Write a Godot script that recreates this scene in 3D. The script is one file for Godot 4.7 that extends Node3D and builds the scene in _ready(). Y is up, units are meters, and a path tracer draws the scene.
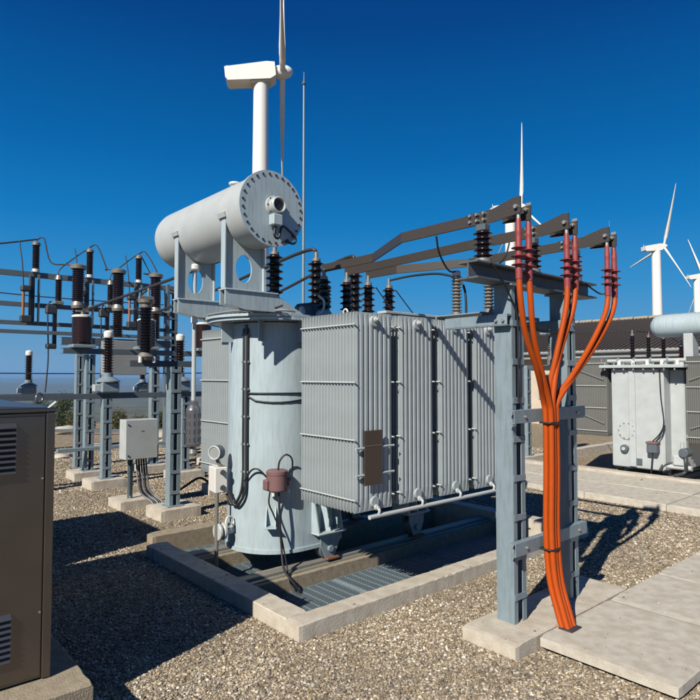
extends Node3D
# A wind farm substation: power transformer on its pit, cable support frame, switchgear yard, second transformer, turbines.

# ---------------------------------------------------------------- mesh builder
class MB:
	var v := PackedVector3Array()
	var n := PackedVector3Array()
	var ix := PackedInt32Array()

	func tri_n(a: Vector3, b: Vector3, c: Vector3, na: Vector3, nb: Vector3, nc: Vector3) -> void:
		var k := v.size()
		v.append(a); v.append(b); v.append(c)
		n.append(na); n.append(nb); n.append(nc)
		ix.append(k); ix.append(k + 2); ix.append(k + 1)

	func tri(a: Vector3, b: Vector3, c: Vector3) -> void:
		var m := (b - a).cross(c - a)
		if m.length_squared() < 1e-16:
			return
		m = m.normalized()
		tri_n(a, b, c, m, m, m)

	func quad(a: Vector3, b: Vector3, c: Vector3, d: Vector3) -> void:
		tri(a, b, c)
		tri(a, c, d)

	func quad_n(a: Vector3, b: Vector3, c: Vector3, d: Vector3, na: Vector3, nb: Vector3, nc: Vector3, nd: Vector3) -> void:
		var k := v.size()
		v.append(a); v.append(b); v.append(c); v.append(d)
		n.append(na); n.append(nb); n.append(nc); n.append(nd)
		for i in [0, 2, 1, 0, 3, 2]:
			ix.append(k + i)

	# chamfered box: centre, size, chamfer, basis
	func box(c: Vector3, s: Vector3, ch := 0.004, bs := Basis()) -> MB:
		var h := s * 0.5
		ch = minf(ch, minf(h.x, minf(h.y, h.z)) * 0.8)
		var p := func(x: float, y: float, z: float) -> Vector3: return c + bs * Vector3(x, y, z)
		var e := h - Vector3(ch, ch, ch)
		for g in [-1.0, 1.0]:
			_q(p.call(g * h.x, -e.y, -e.z), p.call(g * h.x, e.y, -e.z), p.call(g * h.x, e.y, e.z), p.call(g * h.x, -e.y, e.z), g > 0)
			_q(p.call(-e.x, g * h.y, -e.z), p.call(-e.x, g * h.y, e.z), p.call(e.x, g * h.y, e.z), p.call(e.x, g * h.y, -e.z), g > 0)
			_q(p.call(-e.x, -e.y, g * h.z), p.call(e.x, -e.y, g * h.z), p.call(e.x, e.y, g * h.z), p.call(-e.x, e.y, g * h.z), g > 0)
		if ch > 0.0:
			for a in [-1.0, 1.0]:
				for b in [-1.0, 1.0]:
					_q(p.call(a * h.x, b * e.y, -e.z), p.call(a * e.x, b * h.y, -e.z), p.call(a * e.x, b * h.y, e.z), p.call(a * h.x, b * e.y, e.z), a * b > 0)
					_q(p.call(a * h.x, -e.y, b * e.z), p.call(a * h.x, e.y, b * e.z), p.call(a * e.x, e.y, b * h.z), p.call(a * e.x, -e.y, b * h.z), a * b > 0)
					_q(p.call(-e.x, a * h.y, b * e.z), p.call(-e.x, a * e.y, b * h.z), p.call(e.x, a * e.y, b * h.z), p.call(e.x, a * h.y, b * e.z), a * b > 0)
					for d in [-1.0, 1.0]:
						var q1: Vector3 = p.call(a * h.x, b * e.y, d * e.z)
						var q2: Vector3 = p.call(a * e.x, b * h.y, d * e.z)
						var q3: Vector3 = p.call(a * e.x, b * e.y, d * h.z)
						if a * b * d > 0:
							tri(q1, q2, q3)
						else:
							tri(q1, q3, q2)
		return self

	# a cast concrete block: chamfered edges that wander and are chipped here and there
	func rough(x0: float, x1: float, y0: float, y1: float, z0: float, z1: float, sd := 1, chip := 0.009) -> MB:
		var r := RandomNumberGenerator.new()
		r.seed = sd * 77 + int(x0 * 100) + int(z0 * 31)
		var along_x := absf(x1 - x0) >= absf(z1 - z0)
		var L := (x1 - x0) if along_x else (z1 - z0)
		var w := ((z1 - z0) if along_x else (x1 - x0)) / 2
		var c := ((z1 + z0) if along_x else (x1 + x0)) / 2
		var m := maxi(2, int(L / 0.05))
		var rings := []
		for i in m + 1:
			var e := [0.0, 0.0, 0.0, 0.0]
			for k in 2:
				e[k] = r.randf_range(0.005, 0.009)
				if r.randf() < 0.08:
					e[k] += r.randf_range(0.3, 1.0) * chip
			var inset := 0.006 if i == 0 or i == m else 0.0
			var wl := w - inset + r.randf_range(-0.0008, 0.0008)
			var wr := w - inset + r.randf_range(-0.0008, 0.0008)
			var top := y1 - inset + r.randf_range(-0.0008, 0.0008)
			var q := [Vector2(-wl, y0), Vector2(wr, y0), Vector2(wr, top - e[1]), Vector2(wr - e[1], top), Vector2(-wl + e[0], top), Vector2(-wl, top - e[0])]
			var t := L * i / m
			if i > 0 and i < m:
				t += r.randf_range(-0.02, 0.02)
			var ring := []
			for p in q:
				ring.append(Vector3(x0 + t, p.y, c + p.x) if along_x else Vector3(c + p.x, p.y, z0 + t))
			rings.append(ring)
		for i in m:
			for k in 6:
				var a: Vector3 = rings[i][k]
				var b: Vector3 = rings[i][(k + 1) % 6]
				var d: Vector3 = rings[i + 1][k]
				var f: Vector3 = rings[i + 1][(k + 1) % 6]
				if along_x:
					quad(a, d, f, b)
				else:
					quad(a, b, f, d)
		for k in range(1, 5):
			var e0: Array = rings[0]
			var e1: Array = rings[m]
			if along_x:
				tri(e0[0], e0[k], e0[k + 1])
				tri(e1[0], e1[k + 1], e1[k])
			else:
				tri(e0[0], e0[k + 1], e0[k])
				tri(e1[0], e1[k], e1[k + 1])
		return self

	func _q(a: Vector3, b: Vector3, c: Vector3, d: Vector3, keep: bool) -> void:
		if keep:
			quad(a, b, c, d)
		else:
			quad(a, d, c, b)

	# box by two corners
	func bx(x0: float, x1: float, y0: float, y1: float, z0: float, z1: float, ch := 0.004) -> MB:
		return box(Vector3((x0 + x1) / 2, (y0 + y1) / 2, (z0 + z1) / 2), Vector3(absf(x1 - x0), absf(y1 - y0), absf(z1 - z0)), ch)

	# bar with a rectangular section between two points (w across, h upwards)
	func bar(a: Vector3, b: Vector3, w: float, h: float, ch := 0.002) -> MB:
		var z := (b - a).normalized()
		var up := Vector3.UP if absf(z.y) < 0.95 else Vector3.RIGHT
		var x := up.cross(z).normalized()
		return box((a + b) / 2, Vector3(w, h, a.distance_to(b)), ch, Basis(x, z.cross(x), z))

	func tube(pts: Array, r: Variant, sides := 10, caps := true) -> MB:
		var m := pts.size()
		var prev_x := Vector3.ZERO
		var rings := []
		var norms := []
		for i in m:
			var d: Vector3 = (pts[mini(i + 1, m - 1)] - pts[maxi(i - 1, 0)]).normalized()
			var x := prev_x - d * prev_x.dot(d)
			if x.length() < 0.1:
				x = (Vector3.UP if absf(d.y) < 0.9 else Vector3.RIGHT).cross(d)
			x = x.normalized()
			prev_x = x
			var y := d.cross(x)
			var rr: float = r[i] if r is Array else r
			var ring := PackedVector3Array()
			var nn := PackedVector3Array()
			for k in sides + 1:
				var t := TAU * k / sides
				var q := x * cos(t) + y * sin(t)
				nn.append(q)
				ring.append(pts[i] + q * rr)
			rings.append(ring)
			norms.append(nn)
		for i in m - 1:
			for k in sides:
				quad_n(rings[i][k], rings[i][k + 1], rings[i + 1][k + 1], rings[i + 1][k], norms[i][k], norms[i][k + 1], norms[i + 1][k + 1], norms[i + 1][k])
		if caps:
			for k in sides:
				tri(pts[0], rings[0][k + 1], rings[0][k])
				tri(pts[m - 1], rings[m - 1][k], rings[m - 1][k + 1])
		return self

	# profile: Vector2(radius, height) from bottom to top, outside on the right hand
	func lathe(prof: Array, at := Vector3.ZERO, bs := Basis(), segs := 20) -> MB:
		for i in prof.size() - 1:
			var a: Vector2 = prof[i]
			var b: Vector2 = prof[i + 1]
			var d := (b - a)
			if d.length() < 1e-6:
				continue
			var nn := Vector2(d.y, -d.x).normalized()
			for k in segs:
				var t0 := TAU * k / segs
				var t1 := TAU * (k + 1) / segs
				var c0 := Vector3(cos(t0), 0, -sin(t0))
				var c1 := Vector3(cos(t1), 0, -sin(t1))
				var n0 := bs * (c0 * nn.x + Vector3(0, nn.y, 0))
				var n1 := bs * (c1 * nn.x + Vector3(0, nn.y, 0))
				var p := at + bs * (c0 * a.x + Vector3(0, a.y, 0))
				var q := at + bs * (c1 * a.x + Vector3(0, a.y, 0))
				var r2 := at + bs * (c1 * b.x + Vector3(0, b.y, 0))
				var s := at + bs * (c0 * b.x + Vector3(0, b.y, 0))
				if a.x < 1e-6:
					tri_n(p, r2, s, n0, n1, n0)
				elif b.x < 1e-6:
					tri_n(p, q, s, n0, n1, n0)
				else:
					quad_n(p, q, r2, s, n0, n1, n1, n0)
		return self

	func cyl(a: Vector3, b: Vector3, r: float, segs := 16, ch := 0.0) -> MB:
		var h := a.distance_to(b)
		var y := (b - a) / h
		var x := (Vector3.UP if absf(y.y) < 0.9 else Vector3.RIGHT).cross(y).normalized()
		return lathe([Vector2(0, 0), Vector2(r - ch, 0), Vector2(r, ch), Vector2(r, h - ch), Vector2(r - ch, h), Vector2(0, h)], a, Basis(x, y, x.cross(y)), segs)

	# polygon (x right, y up, counter-clockwise seen from +z) pushed from z0 to z1, in a frame
	func plate(poly: PackedVector2Array, z0: float, z1: float, at := Vector3.ZERO, bs := Basis()) -> MB:
		if Geometry2D.is_polygon_clockwise(poly):
			poly.reverse()
		var t := Geometry2D.triangulate_polygon(poly)
		var p := func(q: Vector2, z: float) -> Vector3: return at + bs * Vector3(q.x, q.y, z)
		for i in range(0, t.size(), 3):
			var a := poly[t[i]]
			var b := poly[t[i + 1]]
			var c := poly[t[i + 2]]
			if (b - a).cross(c - a) < 0:
				var w := b
				b = c
				c = w
			tri(p.call(a, z1), p.call(b, z1), p.call(c, z1))
			tri(p.call(a, z0), p.call(c, z0), p.call(b, z0))
		for i in poly.size():
			var a := poly[i]
			var b := poly[(i + 1) % poly.size()]
			quad(p.call(a, z0), p.call(b, z0), p.call(b, z1), p.call(a, z1))
		return self

	# a closed wall round a plan outline with smooth normals, and flat top and bottom; outline points are (x, z)
	func prism(plan: PackedVector2Array, y0: float, y1: float) -> MB:
		var pl := PackedVector2Array()
		for q in plan:
			pl.append(Vector2(q.x, -q.y))
		if Geometry2D.is_polygon_clockwise(pl):
			pl.reverse()
		var m := pl.size()
		var nn := PackedVector3Array()
		for i in m:
			var d := (pl[(i + 1) % m] - pl[(i + m - 1) % m]).normalized()
			nn.append(Vector3(d.y, 0, d.x))
		for i in m:
			var j := (i + 1) % m
			var a := pl[i]
			var b := pl[j]
			quad_n(Vector3(a.x, y0, -a.y), Vector3(b.x, y0, -b.y), Vector3(b.x, y1, -b.y), Vector3(a.x, y1, -a.y), nn[i], nn[j], nn[j], nn[i])
		var t := Geometry2D.triangulate_polygon(pl)
		for i in range(0, t.size(), 3):
			var a := pl[t[i]]
			var b := pl[t[i + 1]]
			var c := pl[t[i + 2]]
			if (b - a).cross(c - a) < 0:
				var w := b
				b = c
				c = w
			tri(Vector3(a.x, y1, -a.y), Vector3(b.x, y1, -b.y), Vector3(c.x, y1, -c.y))
			tri(Vector3(a.x, y0, -a.y), Vector3(c.x, y0, -c.y), Vector3(b.x, y0, -b.y))
		return self

	func mesh() -> ArrayMesh:
		var a := []
		a.resize(Mesh.ARRAY_MAX)
		a[Mesh.ARRAY_VERTEX] = v
		a[Mesh.ARRAY_NORMAL] = n
		a[Mesh.ARRAY_INDEX] = ix
		var m := ArrayMesh.new()
		m.add_surface_from_arrays(Mesh.PRIMITIVE_TRIANGLES, a)
		return m

# ---------------------------------------------------------------- naming helpers
var M := {}
var rng := RandomNumberGenerator.new()

func numbered(parent: Node, called: String) -> String:
	if not parent.has_node(called):
		return called
	var k := 1
	while parent.has_node("%s_%03d" % [called, k]):
		k += 1
	return "%s_%03d" % [called, k]

func put(o: Node3D, called: String, parent: Node = self) -> Node3D:
	o.name = numbered(parent, called)
	parent.add_child(o, true)
	return o

func obj(called: String, mb: Variant, mat: Material, parent: Node = self, at := Vector3.ZERO, turn := Basis()) -> MeshInstance3D:
	var o := MeshInstance3D.new()
	o.mesh = mb.mesh() if mb is MB else mb
	o.material_override = mat
	put(o, called, parent)
	o.transform = Transform3D(turn, at)
	return o

func tag(o: Node3D, label: String, category := "", group := "", kind := "") -> Node3D:
	if label:
		o.set_meta("label", label)
	if category:
		o.set_meta("category", category)
	if group:
		o.set_meta("group", group)
	if kind:
		o.set_meta("kind", kind)
	return o

func thing(called: String, label: String, category: String, at := Vector3.ZERO, group := "") -> Node3D:
	var o := Node3D.new()
	put(o, called)
	o.position = at
	tag(o, label, category, group)
	return o

func copy(src: Node3D, label: String, at: Vector3, turn := 0.0) -> Node3D:
	var o: Node3D = src.duplicate()
	var called := src.name.rstrip("0123456789").rstrip("_")
	put(o, called)
	o.position = at
	o.rotation.y = turn
	o.set_meta("label", label)
	return o

func curve(pts: Array, step := 6) -> Array:   # Catmull-Rom through the points
	var out := []
	for i in pts.size() - 1:
		var p0: Vector3 = pts[maxi(i - 1, 0)]
		var p1: Vector3 = pts[i]
		var p2: Vector3 = pts[i + 1]
		var p3: Vector3 = pts[mini(i + 2, pts.size() - 1)]
		for k in step:
			out.append(p1.cubic_interpolate(p2, p0, p3, float(k) / step))
	out.append(pts[-1])
	return out

# ---------------------------------------------------------------- materials
func noise_tex(type: int, freq: float, lo: Color, hi: Color, size := 512, sd := 1, oct := 4, normal := 0.0, offs := PackedFloat32Array([0.0, 1.0])) -> NoiseTexture2D:
	var f := FastNoiseLite.new()
	f.noise_type = type
	f.frequency = freq
	f.seed = sd
	f.fractal_octaves = oct
	var t := NoiseTexture2D.new()
	t.width = size
	t.height = size
	t.seamless = true
	t.noise = f
	if normal > 0:
		t.as_normal_map = true
		t.bump_strength = normal
	else:
		var g := Gradient.new()
		g.offsets = offs
		g.colors = PackedColorArray([lo, hi])
		t.color_ramp = g
	return t

func lin(r: float, g: float, b: float) -> Color:
	return Color(r, g, b).linear_to_srgb()

func mat(called: String, c: Color, rough := 0.5, metal := 0.0, tex: Texture2D = null, scale := 1.0, nrm: Texture2D = null, nstr := 0.3, world := true) -> StandardMaterial3D:
	var m := StandardMaterial3D.new()
	m.resource_name = called
	m.albedo_color = c
	m.roughness = rough
	m.metallic = metal
	if tex:
		m.albedo_texture = tex
	if nrm:
		m.normal_enabled = true
		m.normal_texture = nrm
		m.normal_scale = nstr
	if tex or nrm:
		m.uv1_triplanar = true
		m.uv1_world_triplanar = world
		m.uv1_scale = Vector3(scale, scale, scale)
	M[called] = m
	return m

func make_materials() -> void:
	var grime := noise_tex(FastNoiseLite.TYPE_SIMPLEX_SMOOTH, 0.008, Color(0.93, 0.93, 0.92), Color(1, 1, 1), 512, 3, 5)
	var fine := noise_tex(FastNoiseLite.TYPE_SIMPLEX, 0.05, Color(0.78, 0.76, 0.72), Color(1, 1, 1), 512, 5, 5)
	var bump := noise_tex(FastNoiseLite.TYPE_SIMPLEX, 0.06, Color.BLACK, Color.WHITE, 512, 7, 5, 3.0)
	var soft := noise_tex(FastNoiseLite.TYPE_SIMPLEX_SMOOTH, 0.006, Color.BLACK, Color.WHITE, 512, 8, 2, 2.0)
	var stain := noise_tex(FastNoiseLite.TYPE_SIMPLEX_SMOOTH, 0.012, Color(0.9, 0.885, 0.86), Color(1, 1, 1), 512, 11, 6, 0.0, PackedFloat32Array([0.15, 0.85]))
	var speck := noise_tex(FastNoiseLite.TYPE_SIMPLEX, 0.09, Color(0.8, 0.79, 0.77), Color(1, 1, 1), 512, 61, 6, 0.0, PackedFloat32Array([0.1, 0.7]))
	mat("paint", lin(0.335, 0.412, 0.466), 0.42, 0.0, grime, 0.6, soft, 0.05)
	mat("radiator_paint", lin(0.315, 0.360, 0.390), 0.45, 0.0, grime, 0.9)
	mat("pale_paint", lin(0.385, 0.415, 0.430), 0.4, 0.0, grime, 0.7)
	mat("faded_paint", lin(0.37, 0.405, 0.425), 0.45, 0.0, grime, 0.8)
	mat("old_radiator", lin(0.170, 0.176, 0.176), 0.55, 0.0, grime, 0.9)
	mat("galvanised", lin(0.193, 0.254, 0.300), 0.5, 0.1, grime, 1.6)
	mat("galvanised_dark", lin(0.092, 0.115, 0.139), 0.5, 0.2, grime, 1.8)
	mat("rail_steel", lin(0.262, 0.262, 0.254), 0.5, 0.2, fine, 2.0)
	mat("gantry_steel", lin(0.115, 0.142, 0.166), 0.5, 0.2, grime, 1.2)
	mat("breather_metal", lin(0.2, 0.2, 0.22), 0.3, 0.7)
	mat("concrete", lin(0.520, 0.485, 0.430), 0.9, 0.0, stain, 0.9, bump, 0.2)
	mat("slab_concrete", lin(0.500, 0.480, 0.435), 0.9, 0.0, stain, 1.1, bump, 0.14)
	mat("old_concrete", lin(0.308, 0.269, 0.208), 0.95, 0.0, stain, 1.6, bump, 0.6)
	var streak := noise_tex(FastNoiseLite.TYPE_SIMPLEX, 0.03, Color(0.93, 0.92, 0.9), Color(1, 1, 1), 512, 71, 5, 0.0, PackedFloat32Array([0.12, 0.5]))
	for k in ["paint", "galvanised"]:
		M[k].detail_enabled = true
		M[k].detail_albedo = streak
		M[k].detail_blend_mode = BaseMaterial3D.BLEND_MODE_MUL
		M[k].detail_uv_layer = BaseMaterial3D.DETAIL_UV_2
		M[k].uv2_triplanar = true
		M[k].uv2_world_triplanar = true
		M[k].uv2_scale = Vector3(1.6, 0.14, 1.6)
	for k in ["concrete", "slab_concrete", "old_concrete"]:
		M[k].detail_enabled = true
		M[k].detail_albedo = speck
		M[k].detail_blend_mode = BaseMaterial3D.BLEND_MODE_MUL
		M[k].detail_uv_layer = BaseMaterial3D.DETAIL_UV_2
		M[k].uv2_triplanar = true
		M[k].uv2_world_triplanar = true
		M[k].uv2_scale = Vector3(3.1, 3.1, 3.1)
	mat("stainless", lin(0.170, 0.155, 0.145), 0.27, 0.9, grime, 0.5, soft, 0.04)
	mat("louvre_metal", lin(0.160, 0.170, 0.190), 0.35, 0.8)
	mat("porcelain", lin(0.0169, 0.0059, 0.0045), 0.22)
	mat("dark_porcelain", lin(0.0112, 0.0063, 0.0056), 0.25)
	mat("grey_polymer", lin(0.169, 0.154, 0.139), 0.6)
	mat("white_cap", lin(0.5600, 0.5600, 0.5440), 0.4)
	mat("metal_cap", lin(0.2400, 0.2240, 0.2000), 0.45, 0.5)
	mat("copper_bar", lin(0.064, 0.056, 0.053), 0.45, 0.2, fine, 2.5)
	mat("conductor", lin(0.03, 0.028, 0.03), 0.5)
	mat("black_cable", lin(0.012, 0.012, 0.014), 0.5)
	mat("grey_cable", lin(0.16, 0.17, 0.19), 0.55)
	mat("orange_cable", lin(0.37, 0.056, 0.003), 0.55, 0.0, grime, 2.6)
	M["orange_cable"].metallic_specular = 0.35
	mat("termination_red", lin(0.215, 0.036, 0.038), 0.5)
	mat("maroon_box", lin(0.146, 0.077, 0.081), 0.55)
	mat("name_plate", lin(0.123, 0.092, 0.077), 0.5, 0.5, fine, 3.0)
	mat("bolt", lin(0.4, 0.4, 0.38), 0.4, 0.7)
	mat("dark_bolt", lin(0.03, 0.035, 0.04), 0.5)
	mat("rust", lin(0.193, 0.077, 0.039), 0.8, 0.0, fine, 4.0)
	mat("copper_tube", lin(0.269, 0.123, 0.062), 0.5, 0.3)
	mat("turbine_white", lin(0.6216, 0.6216, 0.6048), 0.4)
	mat("turbine_under", lin(0.5, 0.48, 0.42), 0.5)
	mat("roof_tile", lin(0.048, 0.039, 0.040), 0.75, 0.0, fine, 0.5)
	mat("ridge_tile", lin(0.323, 0.293, 0.246), 0.8, 0.0, fine, 1.0)
	mat("cream_wall", lin(0.462, 0.400, 0.323), 0.9, 0.0, grime, 0.3)
	mat("eave_grey", lin(0.231, 0.246, 0.262), 0.6, 0.0, grime, 0.5)
	mat("bark", lin(0.07, 0.05, 0.035), 0.9, 0.0, fine, 2.0)
	mat("leaf_dark", lin(0.035, 0.05, 0.018), 0.6)
	mat("leaf_olive", lin(0.060, 0.058, 0.026), 0.6)
	for k in ["leaf_dark", "leaf_olive"]:
		M[k].backlight_enabled = true
		M[k].backlight = Color(0.2, 0.25, 0.08)
	var glass := mat("gauge_glass", Color(0.8, 0.85, 0.85, 0.15), 0.08)
	glass.transparency = BaseMaterial3D.TRANSPARENCY_ALPHA
	# gravel: stones as cells, in warm greys
	var cells := FastNoiseLite.new()
	cells.noise_type = FastNoiseLite.TYPE_CELLULAR
	cells.cellular_return_type = FastNoiseLite.RETURN_CELL_VALUE
	cells.frequency = 0.06
	cells.fractal_type = FastNoiseLite.FRACTAL_NONE
	cells.seed = 21
	var gt := NoiseTexture2D.new()
	gt.width = 1024
	gt.height = 1024
	gt.seamless = true
	gt.seamless_blend_skirt = 0.05
	gt.noise = cells
	var gr := Gradient.new()
	gr.offsets = PackedFloat32Array([0.0, 0.2, 0.4, 0.6, 0.8, 1.0])
	gr.colors = PackedColorArray([lin(0.13, 0.105, 0.08), lin(0.3, 0.245, 0.17), lin(0.22, 0.175, 0.12), lin(0.38, 0.32, 0.24), lin(0.27, 0.215, 0.145), lin(0.48, 0.43, 0.36)])
	gt.color_ramp = gr
	var cd: FastNoiseLite = cells.duplicate()
	cd.cellular_return_type = FastNoiseLite.RETURN_DISTANCE2_SUB
	var gn := NoiseTexture2D.new()
	gn.width = 1024
	gn.height = 1024
	gn.seamless = true
	gn.seamless_blend_skirt = 0.05
	gn.noise = cd
	gn.as_normal_map = true
	gn.bump_strength = 12.0
	var gm := mat("gravel", lin(0.9, 0.9, 0.87), 0.95, 0.0, gt, 0.83, gn, 0.55)
	gm.detail_enabled = true
	gm.detail_albedo = noise_tex(FastNoiseLite.TYPE_SIMPLEX_SMOOTH, 0.01, Color(0.84, 0.82, 0.79), Color(1, 1, 1), 512, 31, 5)
	gm.detail_blend_mode = BaseMaterial3D.BLEND_MODE_MUL
	gm.detail_uv_layer = BaseMaterial3D.DETAIL_UV_1
	mat("dry_land", lin(0.208, 0.158, 0.096), 0.95, 0.0, noise_tex(FastNoiseLite.TYPE_SIMPLEX_SMOOTH, 0.01, lin(0.55, 0.5, 0.4), Color(1, 1, 1), 512, 41, 6), 0.06)
	mat("scrub_land", lin(0.100, 0.105, 0.065), 0.95, 0.0, noise_tex(FastNoiseLite.TYPE_SIMPLEX_SMOOTH, 0.012, lin(0.4, 0.38, 0.3), Color(1, 1, 1), 512, 43, 6), 0.002)
	var pm := mat("pebble", Color.WHITE, 0.85)
	pm.vertex_color_use_as_albedo = true

# ---------------------------------------------------------------- the sky
func sky_panorama() -> PanoramaSkyMaterial:
	# a clear deep blue sky that pales towards the horizon all round (linear radiance by height)
	var stops := [[0.0, Vector3(0.2, 0.36, 0.52)], [2.5, Vector3(0.135, 0.33, 0.56)], [5.0, Vector3(0.08, 0.315, 0.6)], [8.0, Vector3(0.035, 0.275, 0.6)], [14.0, Vector3(0.004, 0.19, 0.52)], [20.0, Vector3(0.0, 0.127, 0.41)], [31.0, Vector3(0.0, 0.053, 0.245)], [45.0, Vector3(0.0, 0.038, 0.18)], [90.0, Vector3(0.0, 0.03, 0.14)]]
	var h := 512
	var im := Image.create(8, h, false, Image.FORMAT_RGBF)
	for y in h:
		var e := 90.0 - 180.0 * (y + 0.5) / h
		var c := Vector3(0.2, 0.17, 0.12)
		if e >= 0:
			for k in stops.size() - 1:
				if e >= stops[k][0] and e <= stops[k + 1][0]:
					c = stops[k][1].lerp(stops[k + 1][1], (e - stops[k][0]) / (stops[k + 1][0] - stops[k][0]))
		c *= 0.667
		im.fill_rect(Rect2i(0, y, 8, 1), Color(c.x, c.y, c.z))
	var p := PanoramaSkyMaterial.new()
	p.panorama = ImageTexture.create_from_image(im)
	return p

const EYE := Vector3(0, 1.9, 0)
const FWD := Vector3(0.6601, 0, -0.7512)

func _ready() -> void:
	rng.seed = 7
	# camera
	var cam := Camera3D.new()
	cam.name = "camera"
	add_child(cam)
	cam.fov = 60.77
	cam.near = 0.05
	cam.far = 30000.0
	cam.transform = Transform3D(Basis.looking_at(FWD + Vector3(0, 0.0419, 0), Vector3.UP), EYE)
	cam.current = true
	# sky, air and exposure
	var we := WorldEnvironment.new()
	we.name = "world_environment"
	var env := Environment.new()
	env.background_mode = Environment.BG_SKY
	env.sky = Sky.new()
	env.sky.sky_material = sky_panorama()
	env.tonemap_mode = Environment.TONE_MAPPER_LINEAR
	env.tonemap_exposure = 1.5
	env.sdfgi_enabled = true
	env.ssao_enabled = true
	env.ssil_enabled = true
	env.fog_enabled = true
	env.fog_density = 0.00013
	env.fog_light_color = Color(0.4, 0.57, 0.74)
	we.environment = env
	add_child(we)
	# sun: from the left and a little behind, 37 degrees up
	var sun := DirectionalLight3D.new()
	sun.name = "sun"
	sun.light_energy = 1.6
	sun.light_color = Color(1.0, 0.965, 0.9)
	sun.light_angular_distance = 0.5
	sun.shadow_enabled = true
	sun.transform = Transform3D(Basis.looking_at(Vector3(0.762, -0.602, -0.24), Vector3.UP), Vector3(-20, 20, 8))
	add_child(sun)
	make_materials()
	build_land()
	build_pit()
	build_paving()
	build_building()
	build_turbines()
	build_main_transformer()
	build_second_transformer()
	build_arrester_stand()
	build_cable_frame()
	build_cabinets()
	build_yard()
	build_far_things()
	build_gravel()

# ---------------------------------------------------------------- land
const PIT := [2.79, 6.6, -6.55, -3.66]        # x0 x1 z0 z1
const PIT2 := [11.1, 15.5, -7.2, -1.0]

func land_height(x: float, z: float) -> float:
	# a level yard; beyond its edge the hillside drops away
	var t := Vector2(maxf(maxf(-25.0 - x, x - 42.0), 0.0), maxf(maxf(-20.5 - z, z - 26.0), 0.0)).length()
	if t <= 0.0:
		return 0.0
	var back := clampf((Vector2(x - 12, z + 6).normalized().dot(Vector2(0.95, -0.3)) + 0.1) / 0.5, 0.0, 1.0)   # behind the building the hill goes on
	var fall := -70.0 * (1.0 - exp(-t / 260.0)) - minf(t * 0.03, 3.0)
	fall *= 1.0 - 0.75 * back * exp(-t / 900.0)
	var roll := sin(x * 0.011 + 1.3) * cos(z * 0.013) * minf(t * 0.01, 5.0) + sin(x * 0.0021) * cos(z * 0.0017 + 2.0) * minf(t * 0.006, 22.0)
	var rise := 0.0
	if t > 6000.0:
		rise = (t - 6000.0) * 0.014 * (0.75 + 0.25 * sin(x * 0.0007) * cos(z * 0.0009))
	return fall + roll + minf(rise, 30.0)

func build_land() -> void:
	var xs := [PIT[0], PIT[1], PIT2[0], PIT2[1]]
	var zs := [PIT[2], PIT[3], PIT2[2], PIT2[3], -20.5, -21.5, -23.0, -26.0]
	for k in range(-14, 33, 2):
		xs.append(12.0 + k * 1.5 - 12.0 + 0.37)
		zs.append(-6.0 + k * 1.5 - 10.3)
	var s := 36.0
	while s < 14000.0:
		for q in [-1.0, 1.0]:
			xs.append(12.0 + q * s)
			zs.append(-6.0 + q * s)
		s *= 1.22
	xs.sort()
	zs.sort()
	var near := MB.new()
	var far := MB.new()
	var plain_mb := MB.new()
	for i in xs.size() - 1:
		for j in zs.size() - 1:
			var x0: float = xs[i]
			var x1: float = xs[i + 1]
			var z0: float = zs[j]
			var z1: float = zs[j + 1]
			var cx := (x0 + x1) / 2
			var cz := (z0 + z1) / 2
			var hole := false
			for p in [PIT, PIT2]:
				if cx > p[0] and cx < p[1] and cz > p[2] and cz < p[3]:
					hole = true
			if hole:
				continue
			var a := Vector3(x0, land_height(x0, z0), z0)
			var b := Vector3(x0, land_height(x0, z1), z1)
			var c := Vector3(x1, land_height(x1, z1), z1)
			var d := Vector3(x1, land_height(x1, z0), z0)
			var dist := Vector2(cx - 5.0, cz + 6.0).length()
			if dist < 24.0:
				near.quad(a, b, c, d)
			elif dist < 420.0:
				far.quad(a, b, c, d)
			else:
				plain_mb.quad(a, b, c, d)
	tag(obj("gravel_ground", near, M.gravel), "tan gravel ground of the substation yard", "", "", "structure")
	tag(obj("dry_hills", far, M.dry_land), "dry tan hillside falling away to a hazy plain", "", "", "structure")
	tag(obj("distant_plain", plain_mb, M.scrub_land), "wide scrub-covered plain fading into blue haze", "", "", "structure")

var keep_out := []   # rectangles without loose gravel: x0 x1 z0 z1

func footing(x: float, z: float, sx: float, sz: float, h: float, label: String) -> void:
	var mb := MB.new().rough(-sx / 2, sx / 2, -0.1, h, -sz / 2, sz / 2, int(absf(x) * 10 + absf(z) * 7))
	var o := obj("concrete_footing", mb, M.concrete, self, Vector3(x, 0, z))
	tag(o, label, "footing", "concrete footings under the steel posts")
	keep_out.append([x - sx / 2, x + sx / 2, z - sz / 2, z + sz / 2])

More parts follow.
